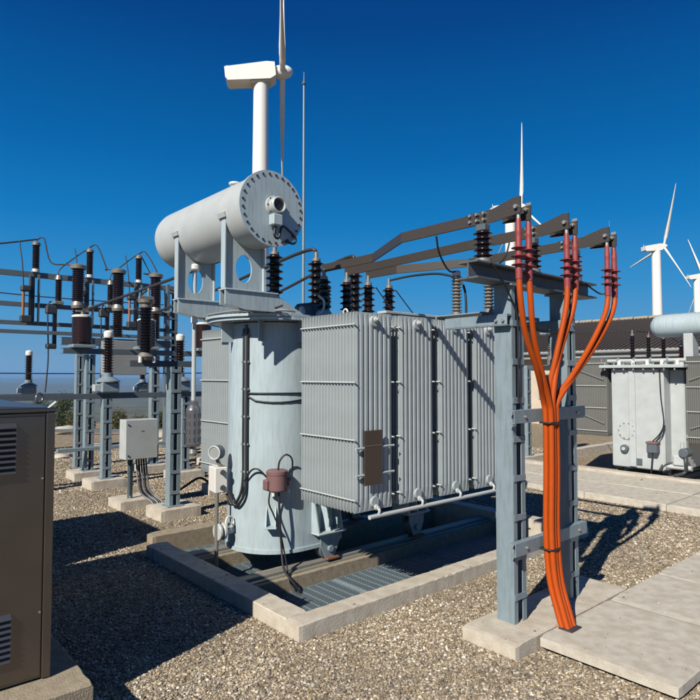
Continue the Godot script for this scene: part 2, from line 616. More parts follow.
# ---------------------------------------------------------------- pit of the main transformer
func build_pit() -> void:
	var floor_mb := MB.new().bx(2.6, 6.8, -0.6, -0.5, -6.8, -3.5, 0)
	tag(obj("pit_floor", floor_mb, M.old_concrete), "grey concrete floor of the oil pit", "", "", "structure")
	# kerbs
	var k := thing("pit_kerb", "pale concrete kerb round the oil pit, broken at its far corner", "kerb")
	obj("near_beam", MB.new().rough(2.58, 6.8, -0.5, 0.12, -3.66, -3.48), M.concrete, k)
	obj("left_beam", MB.new().rough(2.58, 2.79, -0.5, 0.12, -6.02, -3.663), M.concrete, k)
	obj("end_block", MB.new().rough(2.575, 2.795, -0.5, 0.125, -6.16, -6.023), M.concrete, k)
	obj("far_beam", MB.new().rough(2.81, 6.8, -0.5, 0.09, -6.75, -6.55), M.old_concrete, k)
	obj("right_beam", MB.new().rough(6.6, 6.8, -0.5, 0.118, -6.547, -3.663), M.concrete, k)
	keep_out.append([2.58, 6.8, -6.75, -3.48])
	# rail beams
	for r in [[-4.82, "concrete rail beam with steel rail under the transformer's near wheels"], [-5.86, "concrete rail beam with steel rail under the far side of the tank"]]:
		var z: float = r[0]
		var b := thing("rail_beam", r[1], "beam", Vector3(2.8, 0, z), "rail beams across the oil pit")
		obj("beam", MB.new().rough(0.0, 3.8, -0.5, 0.0, -0.17, 0.17), M.old_concrete, b)
		obj("rail", MB.new().bx(0.0, 3.8, 0.0, 0.035, -0.05, 0.05, 0.006), M.rail_steel, b)
		obj("rail_flange", MB.new().bx(0.0, 3.8, 0.0, 0.012, 0.065, 0.12, 0.002), M.rail_steel, b)
	# gratings: bars laid along x, cross rods
	var n := 0
	for g in [[2.8, 3.85, -4.64, -3.67, "steel grating between kerb and near rail, at the front corner"], [3.87, 5.2, -4.64, -3.67, "steel grating between kerb and near rail, under the radiators"], [5.22, 6.59, -4.64, -3.67, "steel grating between kerb and near rail, right end in shadow"], [2.8, 4.1, -5.68, -5.0, "steel grating between the two rails below the tank's rounded end"], [2.8, 4.1, -6.54, -6.04, "steel grating beyond the far rail, under the breather pipe"]]:
		var x0: float = g[0]
		var x1: float = g[1]
		var z0: float = g[2]
		var z1: float = g[3]
		var t := thing("steel_grating", g[4], "grating", Vector3(x0, -0.13, z0), "gratings over the oil pit")
		var bars := MB.new()
		var w := x1 - x0
		var d := z1 - z0
		var q := 0.012
		while q < d:
			bars.bx(0, w, -0.03, 0.0, q - 0.0025, q + 0.0025, 0)
			q += 0.034
		q = 0.03
		while q < w:
			bars.bx(q - 0.004, q + 0.004, -0.014, -0.003, 0.0, d, 0)
			q += 0.1
		tag(obj("bearing_bars", bars, M.galvanised, t), "", "", "", "stuff")
		obj("frame", MB.new().bx(0, w, -0.035, 0.002, -0.001, 0.006, 0).bx(0, w, -0.035, 0.002, d - 0.006, d + 0.001, 0).bx(-0.001, 0.005, -0.035, 0.002, 0.006, d - 0.006, 0).bx(w - 0.005, w + 0.001, -0.035, 0.002, 0.006, d - 0.006, 0), M.galvanised, t)
		n += 1

# ---------------------------------------------------------------- paved strips
func build_paving() -> void:
	var near := Node3D.new()
	put(near, "cable_trench_cover")
	tag(near, "pale concrete trench cover slabs running off to the right", "", "", "structure")
	var x := 3.76
	var k := 0
	while x < 12.0:
		var w := 0.93 if k else 1.05
		var h := 0.1 + rng.randf_range(-0.006, 0.004)
		var mb := MB.new().rough(x, x + w - 0.006, 0.03, h, -2.3 + rng.randf_range(0, 0.006), -1.4 + rng.randf_range(-0.01, 0.01), k + 3, 0.009)
		obj("paving_slab", mb, M.slab_concrete, near)
		x += w
		k += 1
	obj("trench_wall", MB.new().bx(3.86, 12.0, -0.1, 0.029, -2.28, -2.1, 0).bx(3.86, 12.0, -0.1, 0.029, -1.6, -1.47, 0), M.old_concrete, near)
	obj("duct_opening", MB.new().bx(3.965, 4.108, 0.09, 0.107, -2.272, -2.165, 0.004), M.dark_bolt, near)
	keep_out.append([3.8, 12.0, -2.3, -1.42])
	var path := Node3D.new()
	put(path, "concrete_path")
	tag(path, "grey concrete path in front of the second transformer", "", "", "structure")
	var z := -13.0
	while z < 5.0:
		for s in [[8.86, 9.84], [9.852, 10.83]]:
			var mb := MB.new().rough(s[0], s[1], -0.1, 0.1 + rng.randf_range(-0.006, 0.006), z, z + 1.19, k + 9, 0.009)
			k += 1
			obj("paving_slab", mb, M.slab_concrete, path)
		z += 1.2
	keep_out.append([8.86, 10.83, -13.0, 5.0])
	# second pit
	var k2 := thing("pit_kerb", "pale kerb along the path under the second transformer", "kerb")
	obj("near_beam", MB.new().rough(10.86, 11.1, -0.5, 0.14, -7.4, 0.4), M.concrete, k2)
	obj("left_beam", MB.new().rough(11.103, 15.7, -0.5, 0.13, -7.4, -7.2), M.concrete, k2)
	obj("right_beam", MB.new().rough(11.103, 15.7, -0.5, 0.13, -1.0, -0.8), M.concrete, k2)
	obj("far_beam", MB.new().rough(15.5, 15.7, -0.5, 0.12, -7.197, -1.003), M.concrete, k2)
	tag(obj("pit_floor", MB.new().bx(11.1, 15.5, -0.3, -0.06, -7.2, -1.0, 0), M.gravel), "gravel bed of the second oil pit", "", "", "structure")
	for zz in [-4.45, -5.3]:
		var b := thing("rail_beam", "concrete rail beam under the second transformer, %s" % ("nearer the path's right end" if zz > -5 else "on its far side"), "beam", Vector3(11.1, 0, zz), "rail beams under the second transformer")
		obj("beam", MB.new().bx(0.0, 4.4, -0.5, 0.02, -0.14, 0.14, 0.01), M.old_concrete, b)
		obj("rail", MB.new().bx(0.0, 4.4, 0.02, 0.055, -0.04, 0.04, 0.006), M.rail_steel, b)
	keep_out.append([10.86, 15.7, -7.4, 0.4])

# ---------------------------------------------------------------- building behind
func build_building() -> void:
	var b := thing("service_building", "long low building with dark tiled roof and cream wall behind the second transformer", "building", Vector3(21, 0, -6.5))
	var z0 := -11.0
	var z1 := 18.0
	obj("wall", MB.new().bx(0.0, 9.0, -0.3, 2.55, z0 + 0.4, z1 - 0.4, 0), M.cream_wall, b)
	obj("eave_beam", MB.new().bx(-0.55, -0.25, 2.5, 2.78, z0, z1, 0.01), M.eave_grey, b)
	obj("gutter", MB.new().tube([Vector3(-0.62, 2.72, z0), Vector3(-0.62, 2.72, z1)], 0.07, 8), M.eave_grey, b)
	var roof := obj("roof", MB.new().plate(PackedVector2Array([Vector2(-0.65, 2.79), Vector2(4.5, 4.25), Vector2(9.65, 2.79), Vector2(9.65, 2.68), Vector2(-0.65, 2.68)]), z0 - 0.1, z1 + 0.1), M.roof_tile, b)
	# tile courses: rows of half-round tiles running down the slope
	var rows := MB.new()
	var z := z0
	while z < z1:
		rows.tube([Vector3(-0.7, 2.8, z), Vector3(4.5, 4.255, z)], 0.03, 6, true)
		z += 0.16
	tag(obj("roof_tiles", rows, M.roof_tile, roof), "", "", "", "stuff")
	var c := z0
	while c < z1:
		obj("ridge_tile", MB.new().tube([Vector3(4.5, 4.27, c), Vector3(4.5, 4.28, c + 0.56)], 0.08, 8), M.ridge_tile, roof)
		c += 0.6
	for zz in [-8.9, -6.2, -3.0, 1.0]:
		var w := obj("window", MB.new().bx(-0.03, 0.02, 0.95, 1.95, zz, zz + 1.1, 0.004), M.eave_grey, b)
		obj("pane", MB.new().bx(-0.04, -0.025, 1.0, 1.9, zz + 0.06, zz + 1.04, 0), M.dark_porcelain, w)

# ---------------------------------------------------------------- wind turbines
func turbine(called_label: String, at: Vector3, hub_y: float, scale: float, axis: Vector3, spin: float, tower_r := 1.3) -> void:
	var t := thing("wind_turbine", called_label, "wind turbine", at, "white wind turbines behind the substation")
	var h := hub_y - at.y
	var ax := axis.normalized()
	var side := Vector3.UP.cross(ax).normalized()
	var bs := Basis(ax, side.cross(ax) * -1.0 if side.cross(ax).y < 0 else side.cross(ax), ax.cross(side.cross(ax)) if side.cross(ax).y > 0 else ax.cross(side.cross(ax) * -1.0))
	obj("tower", MB.new().lathe([Vector2(tower_r * 1.45, 0), Vector2(tower_r * 1.2, h * 0.4), Vector2(tower_r, h - 1.5 * scale), Vector2(0, h - 1.5 * scale)], Vector3.ZERO, Basis(), 28), M.turbine_white, t)
	# nacelle: a long box that narrows to the rear; profile in the plane of the axis
	var s := scale
	var pr := PackedVector2Array([Vector2(-4.9 * s, -0.95 * s), Vector2(-4.6 * s, -1.4 * s), Vector2(1.2 * s, -1.45 * s), Vector2(2.0 * s, -1.0 * s), Vector2(2.0 * s, 0.85 * s), Vector2(0.9 * s, 0.98 * s), Vector2(-4.9 * s, 0.5 * s)])
	var na := obj("nacelle", MB.new().plate(pr, -1.35 * s, 1.35 * s, Vector3(0, h, 0), bs), M.turbine_white, t)
	obj("nacelle_base", MB.new().bx(-1.4 * s, 1.4 * s, -0.25 * s, 0.0, -1.2 * s, 1.2 * s, 0.1), M.turbine_under, t, Vector3(0, h - 1.42 * s, 0), bs)
	obj("weather_vane", MB.new().cyl(Vector3(-4.6 * s, 0.5 * s, 0), Vector3(-4.6 * s, 1.3 * s, 0), 0.07 * s, 8), M.turbine_white, na, Vector3(0, h, 0), bs)
	var hubc := Vector3(0, h, 0) + ax * 3.0 * s
	var hb := Basis(side, ax, side.cross(ax))
	obj("hub", MB.new().lathe([Vector2(0, -1.0 * s), Vector2(0.78 * s, -1.0 * s), Vector2(0.92 * s, -0.5 * s), Vector2(0.95 * s, 0), Vector2(0.91 * s, 0.4 * s), Vector2(0.82 * s, 0.75 * s), Vector2(0.66 * s, 1.05 * s), Vector2(0.45 * s, 1.28 * s), Vector2(0.22 * s, 1.41 * s), Vector2(0, 1.45 * s)], hubc, hb, 20), M.turbine_white, t)
	var blade := MB.new()
	var rings := []
	var st := [[0.6, 0.42, 0.42, 0.0], [2.2, 0.44, 0.4, 0.3], [4.0, 0.72, 0.28, 0.45], [6.0, 0.76, 0.22, 0.45], [9.0, 0.66, 0.16, 0.38], [13.0, 0.52, 0.11, 0.3], [18.0, 0.36, 0.07, 0.24], [21.4, 0.2, 0.04, 0.2], [22.2, 0.04, 0.02, 0.0]]
	for q in st:
		var ring := []
		for k in 13:
			var a := TAU * k / 12
			var p := Vector3(cos(a) * q[1], q[0], sin(a) * q[2])
			p = Vector3(p.x * cos(q[3]) + p.z * sin(q[3]), p.y, -p.x * sin(q[3]) + p.z * cos(q[3]))
			ring.append(p * s)
		rings.append(ring)
	for i in rings.size() - 1:
		for k in 12:
			var m0: Vector3 = (rings[i][k] - Vector3(0, rings[i][k].y, 0)).normalized()
			var m1: Vector3 = (rings[i][k + 1] - Vector3(0, rings[i][k + 1].y, 0)).normalized()
			blade.quad_n(rings[i][k + 1], rings[i][k], rings[i + 1][k], rings[i + 1][k + 1], m1, m0, m0, m1)
	var bm := blade.mesh()
	for k in 3:
		var ang := deg_to_rad(spin + 120.0 * k)
		var up := Vector3.UP * cos(ang) + side * -sin(ang)
		obj("blade", bm, M.turbine_white, t, hubc, Basis(up.cross(ax), up, ax))

func at_px(x: float, y: float, depth: float) -> Vector3:   # a bearing and a height turned into a place at that distance
	var right := Vector3(0.7512, 0, 0.6601)
	var p := 0.0418
	var d := FWD * cos(p) + Vector3.UP * sin(p) + right * (x - 350.0) / 597.0 - (Vector3.UP * cos(p) - FWD * sin(p)) * (y - 350.0) / 597.0
	return EYE + d * depth / d.dot(FWD)

func build_turbines() -> void:
	var right := Vector3(0.7512, 0, 0.6601)
	var bear := deg_to_rad(84.0)
	var axis := FWD * cos(bear) + right * sin(bear) + Vector3.UP * 0.1
	for d in [
		["large white wind turbine rising behind the silver cylindrical tank", 261.0, 73.0, 80.0, 0.98, 1.0, -30.0],
		["white wind turbine partly hidden behind the busbar ends and orange cables", 510.0, 208.0, 151.0, 0.98, 1.25, 3.0],
		["complete white wind turbine standing alone above the dark roof", 656.0, 247.0, 186.0, 0.87, 1.3, 20.0],
		["white wind turbine cut off by the right edge of the view", 697.0, 276.0, 240.0, 0.85, 1.3, -27.0]]:
		var p := at_px(d[1], d[2], d[3])
		var base := Vector3(p.x, land_height(p.x, p.z) - 0.5, p.z)
		turbine(d[0], base, p.y, d[4], axis, d[6], d[5])

# ---------------------------------------------------------------- insulators
func shed_profile(h: float, r0: float, r1: float, n: int) -> Array:
	var out := [Vector2(0, 0), Vector2(r0, 0)]
	var step := h / n
	for i in n:
		var y := i * step
		out.append(Vector2(r0, y + step * 0.3))
		out.append(Vector2(r1 * 0.97, y + step * 0.48))
		out.append(Vector2(r1, y + step * 0.56))
		out.append(Vector2(r0 * 1.15, y + step * 0.78))
		out.append(Vector2(r0, y + step * 0.85))
	out.append(Vector2(r0, h))
	out.append(Vector2(0, h))
	return out

func insulator(called: String, parent: Node, at: Vector3, h: float, r0: float, r1: float, n: int, mat_: Material) -> MeshInstance3D:
	var o := obj(called, MB.new().lathe(shed_profile(h, r0, r1, n), Vector3.ZERO, Basis(), 18), mat_, parent, at)
	return o

func bushing(called: String, parent: Node3D, at: Vector3, h: float, r0: float, r1: float, n: int, mat_: Material) -> void:
	var o := insulator(called, parent, at, h, r0, r1, n, mat_)
	obj("mounting_flange", MB.new().lathe([Vector2(0, -0.08), Vector2(r1 * 1.1, -0.08), Vector2(r1 * 1.1, -0.03), Vector2(r1 * 0.8, 0.0), Vector2(0, 0.0)]), M.pale_paint, o)
	obj("terminal_cap", MB.new().lathe([Vector2(0, 0), Vector2(r0 * 0.9, 0), Vector2(r0 * 0.9, 0.03), Vector2(r0 * 0.45, 0.04), Vector2(r0 * 0.45, 0.11), Vector2(0, 0.11)]), M.metal_cap, o, Vector3(0, h, 0))

# ---------------------------------------------------------------- radiators
func panel_mesh(w: float, h: float, flutes: int) -> ArrayMesh:
	var mb := MB.new()
	var cols := flutes * 6
	var rows := [[0.0, 0.15], [0.03, 0.5], [0.12, 1.0], [h - 0.12, 1.0], [h - 0.03, 0.5], [h, 0.15]]
	var th := func(u: float) -> float:
		var e := clampf(minf(u, 1.0 - u) * 14.0, 0.0, 1.0)
		var c := absf(sin(u * PI * flutes))
		return 0.0025 + 0.0125 * e * pow(c, 0.38)
	for s in [-1.0, 1.0]:
		for i in cols:
			for j in rows.size() - 1:
				var u0 := float(i) / cols
				var u1 := float(i + 1) / cols
				var q := []
				for e in [[u0, j], [u1, j], [u1, j + 1], [u0, j + 1]]:
					q.append(Vector3((e[0] - 0.5) * w, rows[e[1]][0], s * maxf(0.003, th.call(e[0]) * rows[e[1]][1])))
				if s > 0:
					mb.quad(q[0], q[1], q[2], q[3])
				else:
					mb.quad(q[1], q[0], q[3], q[2])
	mb.bx(-w / 2, -w / 2 + 0.004, 0.004, h - 0.004, -0.0032, 0.0032, 0)
	mb.bx(w / 2 - 0.004, w / 2, 0.004, h - 0.004, -0.0032, 0.0032, 0)
	return mb.mesh()

# a bank of flat panels one behind the other along z; its front at z = 0, going to z = -depth (or +depth)
func radiator(parent: Node3D, at: Vector3, w: float, h: float, n: int, pitch: float, dirz: float, pm: ArrayMesh, tank_gap: float, detail := true, skin := "radiator_paint") -> Node3D:
	var depth := (n - 1) * pitch
	var hp := MB.new()
	hp.cyl(Vector3(0, h - 0.075, 0.03 * -dirz), Vector3(0, h - 0.075, dirz * (depth + tank_gap)), 0.05, 14, 0.006)
	var r := obj("radiator", hp, M[skin], parent, at)
	obj("lower_header", MB.new().cyl(Vector3(0, 0.075, 0.03 * -dirz), Vector3(0, 0.075, dirz * (depth + tank_gap)), 0.05, 14, 0.006), M[skin], r)
	for k in n:
		obj("panel", pm, M[skin], r, Vector3(0, 0, dirz * k * pitch))
	for y in [0.065, 0.36, 0.645, 0.935]:
		for s in [-1.0, 1.0]:
			var x: float = s * (w / 2 + 0.006)
			obj("tie_bar", MB.new().cyl(Vector3(x, h * y, 0.03 * -dirz), Vector3(x, h * y, dirz * (depth + 0.012)), 0.008, 8), M.pale_paint, r)
	if detail:
		for y in [0.03, h - 0.06]:
			var pl := MB.new().cyl(Vector3(0, y, 0.03 * -dirz), Vector3(0, y, 0.055 * -dirz), 0.026, 14, 0.006)
			pl.cyl(Vector3(0, y, 0.05 * -dirz), Vector3(0, y, 0.075 * -dirz), 0.014, 6, 0.002)
			obj("drain_plug", pl, M.pale_paint, r)
		obj("lifting_eye", MB.new().tube(ring_pts(Vector3(0, h + 0.035, dirz * depth * 0.5), Vector3(1, 0, 0), 0.03, 14), 0.009, 6, false), M.white_cap, r)
	return r

func ring_pts(c: Vector3, axis: Vector3, r: float, n: int) -> Array:
	var x := (Vector3.UP if absf(axis.y) < 0.9 else Vector3.RIGHT).cross(axis).normalized()
	var y := axis.cross(x)
	var out := []
	for k in n + 1:
		out.append(c + (x * cos(TAU * k / n) + y * sin(TAU * k / n)) * r)
	return out

func obround(x0: float, x1: float, zc: float, r: float, n := 28) -> PackedVector2Array:
	var out := PackedVector2Array()
	for k in n + 1:
		var a := PI / 2 + PI * k / n
		out.append(Vector2(x0 + r * cos(a), zc + r * sin(a)))
	for k in n + 1:
		var a := -PI / 2 + PI * k / n
		out.append(Vector2(x1 + r * cos(a), zc + r * sin(a)))
	return out

# ---------------------------------------------------------------- main transformer
const TX := 3.61
const TZ := -5.3
const TR := 0.5

func on_tank(deg: float, y: float, off := 0.0) -> Vector3:
	var a := deg_to_rad(deg)
	return Vector3(TX + (TR + off) * cos(a), y, TZ + (TR + off) * sin(a))

func build_main_transformer() -> void:
	var t := thing("power_transformer", "large light grey power transformer with rounded tank, ribbed radiators and cylindrical tank on top", "transformer")
	obj("tank", MB.new().prism(obround(TX, 3.85, TZ, TR, 40), 0.2, 2.42), M.paint, t)
	obj("tank_rear", MB.new().bx(3.8, 5.6, 0.64, 2.42, TZ - 0.42, TZ + 0.42, 0.02), M.paint, t)
	obj("base_plate", MB.new().prism(obround(TX, 3.85, TZ, TR + 0.018, 40), 0.165, 0.2), M.paint, t)
	var rim := func(over: float) -> PackedVector2Array:
		var out := PackedVector2Array()
		for q in obround(TX, 5.5, TZ, TR + over, 40):
			out.append(Vector2(q.x, clampf(q.y, TZ - 0.66, TZ + 0.66)))
		return out
	var cover := obj("cover", MB.new().prism(rim.call(0.24), 2.462, 2.487), M.paint, t)
	obj("rim_flange", MB.new().prism(rim.call(0.215), 2.43, 2.459), M.paint, cover)
	var bolts := MB.new()
	for q in rim.call(0.18):
		if absf(q.y - TZ) < 0.64:
			bolts.cyl(Vector3(q.x, 2.42, q.y), Vector3(q.x, 2.497, q.y), 0.009, 6)
	tag(obj("cover_bolts", bolts, M.bolt, cover), "", "", "", "stuff")
	for dg in [98.0, 140.0, 185.0, 235.0]:
		var p := on_tank(dg, 2.33, 0.06)
		obj("stiffener", MB.new().box(p, Vector3(0.14, 0.2, 0.012), 0.002, Basis(Vector3.UP, -deg_to_rad(dg))), M.paint, cover)

	# radiators: four on each side
	var pm := panel_mesh(0.455, 1.73, 8)
	for k in 4:
		var x := 3.4 + 0.235 + k * 0.559
		radiator(t, Vector3(x, 0.72, -3.83), 0.455, 1.73, 18, 0.0435, -1.0, pm, 0.3)
		radiator(t, Vector3(x + 0.1, 0.72, -6.77), 0.455, 1.73, 18, 0.0435, 1.0, pm, 0.3, k == 0)
	var pipe := MB.new().cyl(Vector3(3.52, 0.685, -3.755), Vector3(5.45, 0.685, -3.755), 0.019, 12)
	var col := obj("collector_pipe", pipe, M.pale_paint, t)
	for k in 4:
		var x := 3.635 + k * 0.559
		obj("pipe_elbow", MB.new().tube(curve([Vector3(x, 0.745, -3.77), Vector3(x, 0.73, -3.75), Vector3(x, 0.7, -3.755)], 4), 0.013, 10), M.pale_paint, col)
	obj("radiator_brace", MB.new().bx(3.5, 5.6, 2.36, 2.4, -4.14, -4.08), M.radiator_paint, t)
	obj("radiator_frame", MB.new().bx(3.9, 5.35, 2.475, 2.5, -4.05, -3.93), M.pale_paint, t)

	# information plate on the first radiator
	var np := obj("information_plate", MB.new().bx(3.49, 3.7, 0.95, 1.42, -3.788, -3.78, 0.002), M.name_plate, t)
	for y in [1.04, 1.27]:
		obj("clamp_bar", MB.new().cyl(Vector3(3.4, y, -3.795), Vector3(3.86, y, -3.795), 0.011, 8), M.radiator_paint, np)
	obj("plate_edge", MB.new().bx(3.49, 3.7, 1.285, 1.29, -3.7795, -3.777, 0), M.metal_cap, np)

	# wheels
	for x in [3.9, 5.2]:
		for z in [-4.82, -5.86]:
			var fork := MB.new().plate(PackedVector2Array([Vector2(-0.12, 0.28), Vector2(-0.12, 0.2), Vector2(-0.06, 0.06), Vector2(0.06, 0.06), Vector2(0.12, 0.2), Vector2(0.12, 0.28)]), 0.06, 0.075, Vector3(x, 0, z))
			fork.plate(PackedVector2Array([Vector2(-0.12, 0.28), Vector2(-0.12, 0.2), Vector2(-0.06, 0.06), Vector2(0.06, 0.06), Vector2(0.12, 0.2), Vector2(0.12, 0.28)]), -0.075, -0.06, Vector3(x, 0, z))
			fork.bx(x - 0.12, x + 0.12, 0.281, 0.3, z - 0.09, z + 0.09, 0.004)
			fork.cyl(Vector3(x, 0.145, z - 0.09), Vector3(x, 0.145, z + 0.1), 0.035, 14, 0.005)
			var wh := obj("wheel_fork", fork, M.galvanised, t)
			obj("wheel", MB.new().cyl(Vector3(x, 0.145, z - 0.05), Vector3(x, 0.145, z + 0.05), 0.11, 24, 0.01), M.galvanised_dark, wh)
			obj("jacking_pad", MB.new().bx(x - 0.2, x + 0.17, 0.302, 0.33, z - 0.14, z + 0.14, 0.012), M.paint, wh)
			if z > TZ:
				for q in [[-0.19, -0.08, 5.0], [-0.07, 0.0, 20.0], [0.12, 0.02, 0.0]]:
					obj("gusset", MB.new().plate(PackedVector2Array([Vector2(-0.12, 0.331), Vector2(0.13, 0.331), Vector2(0.08, 0.56), Vector2(0.0, 0.8), Vector2(-0.12, 0.82)]), -0.008, 0.008, Vector3(x + q[0], 0, z), Basis(Vector3.UP, deg_to_rad(-90 + q[2]))), M.paint, wh)
				obj("gusset_back", MB.new().bx(x - 0.18, x + 0.12, 0.331, 0.85, z - 0.14, z - 0.125), M.paint, wh)
			obj("wheel_chock", MB.new().bx(x - 0.06, x + 0.1, 0.036, 0.06, z + 0.055, z + 0.11, 0.006), M.rust, wh)

	build_conservator(t, Vector3(2.95, 3.38, 0), -4.4, -6.32, 0.318, true)

	# bushings
	for x in [3.73, 4.32, 4.93]:
		bushing("high_voltage_bushing", t, Vector3(x, 2.62, -5.52), 0.62, 0.055, 0.1, 8, M.dark_porcelain)
		obj("bushing_turret", MB.new().cyl(Vector3(x, 2.475, -5.52), Vector3(x, 2.55, -5.52), 0.14, 20, 0.006), M.paint, t)
	for x in [3.94, 4.26, 4.58, 4.91]:
		bushing("low_voltage_bushing", t, Vector3(x, 2.58, -4.9), 0.33, 0.045, 0.078, 5, M.porcelain)
		obj("bushing_turret", MB.new().cyl(Vector3(x, 2.475, -4.9), Vector3(x, 2.51, -4.9), 0.1, 18, 0.005), M.paint, t)
	# small surge rods between the bushings, tap changer head, lifting lugs
	var rod := insulator("surge_rod", t, Vector3(4.28, 2.66, -5.25), 0.26, 0.022, 0.042, 6, M.dark_porcelain)
	obj("rod_foot", MB.new().cyl(Vector3(0, -0.19, 0), Vector3(0, 0, 0), 0.02, 10), M.white_cap, rod)
	obj("tap_changer_head", MB.new().lathe([Vector2(0.16, 0), Vector2(0.16, 0.16), Vector2(0.13, 0.2), Vector2(0, 0.22)], Vector3(3.98, 2.475, -5.22), Basis(), 24), M.galvanised_dark, t)
	for p in [[3.62, -4.86], [5.2, -4.86]]:
		obj("lifting_lug", MB.new().tube(ring_pts(Vector3(p[0], 2.54, p[1]), Vector3(0.5, 0, 0.85), 0.045, 18), 0.016, 8, false), M.white_cap, t)
	obj("lug_strap", MB.new().tube(curve([Vector3(3.7, 2.48, -4.78), Vector3(3.82, 2.55, -4.78), Vector3(3.86, 2.66, -4.8), Vector3(3.8, 2.72, -4.82)], 5), 0.012, 8), M.white_cap, t)

	# conservator brackets from the cover: a deep box for the near saddle, a tray for the far one
	for q in [[-4.78, 3.5], [-5.72, 3.55]]:
		var z: float = q[0]
		var pr := PackedVector2Array([Vector2(2.64, 2.655), Vector2(2.64, 2.53), Vector2(2.86, 2.492), Vector2(q[1], 2.492), Vector2(3.18, 2.655)])
		var br := obj("conservator_bracket", MB.new().plate(pr, 0.0, 0.016, Vector3(0, 0, z + 0.09)), M.paint, t)
		obj("bracket_web", MB.new().plate(pr, 0.0, 0.016, Vector3(0, 0, z + 0.0)), M.paint, br)
		obj("bracket_top", MB.new().bx(2.635, 3.2, 2.656, 2.672, z - 0.02, z + 0.12), M.paint, br)

	# pipe from the conservator down to the breather
	var dr := obj("breather_pipe", MB.new().cyl(Vector3(2.86, 1.62, -5.7), Vector3(2.86, 3.07, -5.7), 0.022, 14), M.pale_paint, t)
	obj("pipe_union", MB.new().cyl(Vector3(2.86, 2.98, -5.7), Vector3(2.86, 3.05, -5.7), 0.06, 16, 0.015).cyl(Vector3(2.86, 2.44, -5.7), Vector3(2.86, 2.5, -5.7), 0.035, 12), M.white_cap, dr)
	var can := obj("breather", MB.new().lathe([Vector2(0, 0), Vector2(0.07, 0), Vector2(0.075, 0.02), Vector2(0.075, 0.37), Vector2(0.07, 0.39), Vector2(0.05, 0.42), Vector2(0.05, 0.46), Vector2(0.025, 0.47), Vector2(0, 0.47)], Vector3(2.86, 1.17, -5.7)), M.breather_metal, t)
	for k in 10:
		for y in 4:
			var a := TAU * k / 10
			obj("slot", MB.new().box(Vector3(2.86 + 0.075 * cos(a), 1.24 + y * 0.082, -5.7 + 0.075 * sin(a)), Vector3(0.004, 0.045, 0.012), 0.001, Basis(Vector3.UP, -a)), M.dark_bolt, can)
	obj("oil_cup", MB.new().lathe([Vector2(0, 0), Vector2(0.035, 0), Vector2(0.045, 0.03), Vector2(0.03, 0.1), Vector2(0, 0.1)], Vector3(2.86, 1.07, -5.7)), M.metal_cap, can)

	# trunking and cables on the rounded end
	for q in [[157.5, 0.02], [162.5, 0.014]]:
		var pts := []
		for y in [2.36, 2.0, 1.6, 1.2, 0.9]:
			pts.append(on_tank(q[0], y, q[1]))
		pts.append(on_tank(q[0] + 2, 0.72, 0.035))
		pts.append(on_tank(q[0] + 12, 0.62, 0.05))
		pts.append(on_tank(q[0] + 20, 0.72, 0.07))
		obj("tank_cable", MB.new().tube(curve(pts, 5), 0.014, 8), M.black_cable, t)
	obj("cable_strip", MB.new().tube([on_tank(160.0, 2.4, 0.006), on_tank(160.0, 0.8, 0.006)], 0.018, 6), M.galvanised_dark, t)
	for y in [1.72, 1.66]:
		var pts := []
		for k in 8:
			pts.append(on_tank(157 - k * 9.5, y - (0.03 * sin(PI * k / 7.0) if y < 1.7 else 0.0) + (0.03 if k == 0 and y < 1.7 else 0.0), 0.012))
		obj("tank_cable", MB.new().tube(pts, 0.009, 6), M.black_cable, t)
	obj("tank_cable", MB.new().tube(curve([on_tank(159, 0.86, 0.03), on_tank(150, 0.97, 0.05), on_tank(142, 0.99, 0.06), on_tank(134, 0.92, 0.05), on_tank(129, 0.84, 0.03)], 5), 0.009, 6), M.black_cable, t)
	for k in 6:
		obj("cable_clip", MB.new().box(on_tank(160.0, 0.95 + k * 0.27, 0.02), Vector3(0.01, 0.02, 0.09), 0.001, Basis(Vector3.UP, -deg_to_rad(160.0))), M.grey_cable, t)

	# thermometer head and its terminal box
	var jb := obj("terminal_box", MB.new().box(on_tank(190, 0.86, 0.13), Vector3(0.13, 0.25, 0.2), 0.008, Basis(Vector3.UP, deg_to_rad(-10))), M.white_cap, t)
	for y in [0.94, 0.79]:
		obj("cable_gland", MB.new().cyl(on_tank(181, y, 0.12), on_tank(177, y, 0.15), 0.024, 10), M.dark_bolt, jb)
	obj("box_bracket", MB.new().bar(on_tank(190, 0.86, -0.02), on_tank(190, 0.86, 0.08), 0.04, 0.2), M.paint, jb)
	var gp := on_tank(186, 1.13, 0.16)
	var gdir := (Vector3(-0.9, 0.0, 0.45)).normalized()
	var gb := obj("dial_gauge", MB.new().cyl(gp - gdir * 0.05, gp + gdir * 0.04, 0.07, 24, 0.008), M.galvanised_dark, t)
	obj("gauge_ring", MB.new().tube(ring_pts(gp + gdir * 0.045, gdir, 0.064, 24), 0.009, 8, false), M.pale_paint, gb)
	obj("dial", MB.new().cyl(gp + gdir * 0.041, gp + gdir * 0.045, 0.056, 24), M.eave_grey, gb)
	obj("gauge_neck", MB.new().tube(curve([gp + Vector3(0, -0.05, 0), gp + Vector3(0.03, -0.13, 0.01), gp + Vector3(0.1, -0.17, 0.02)], 5), 0.02, 10), M.metal_cap, gb)

	# maroon box with cables, its little step below
	var mb_at := on_tank(123, 0.885, 0.09)
	var mbx := obj("cable_box", MB.new().lathe([Vector2(0, 0), Vector2(0.095, 0), Vector2(0.1, 0.01), Vector2(0.1, 0.15), Vector2(0.104, 0.155), Vector2(0.104, 0.185), Vector2(0.09, 0.195), Vector2(0, 0.195)], mb_at + Vector3(0, -0.09, 0), Basis(), 26), M.maroon_box, t)
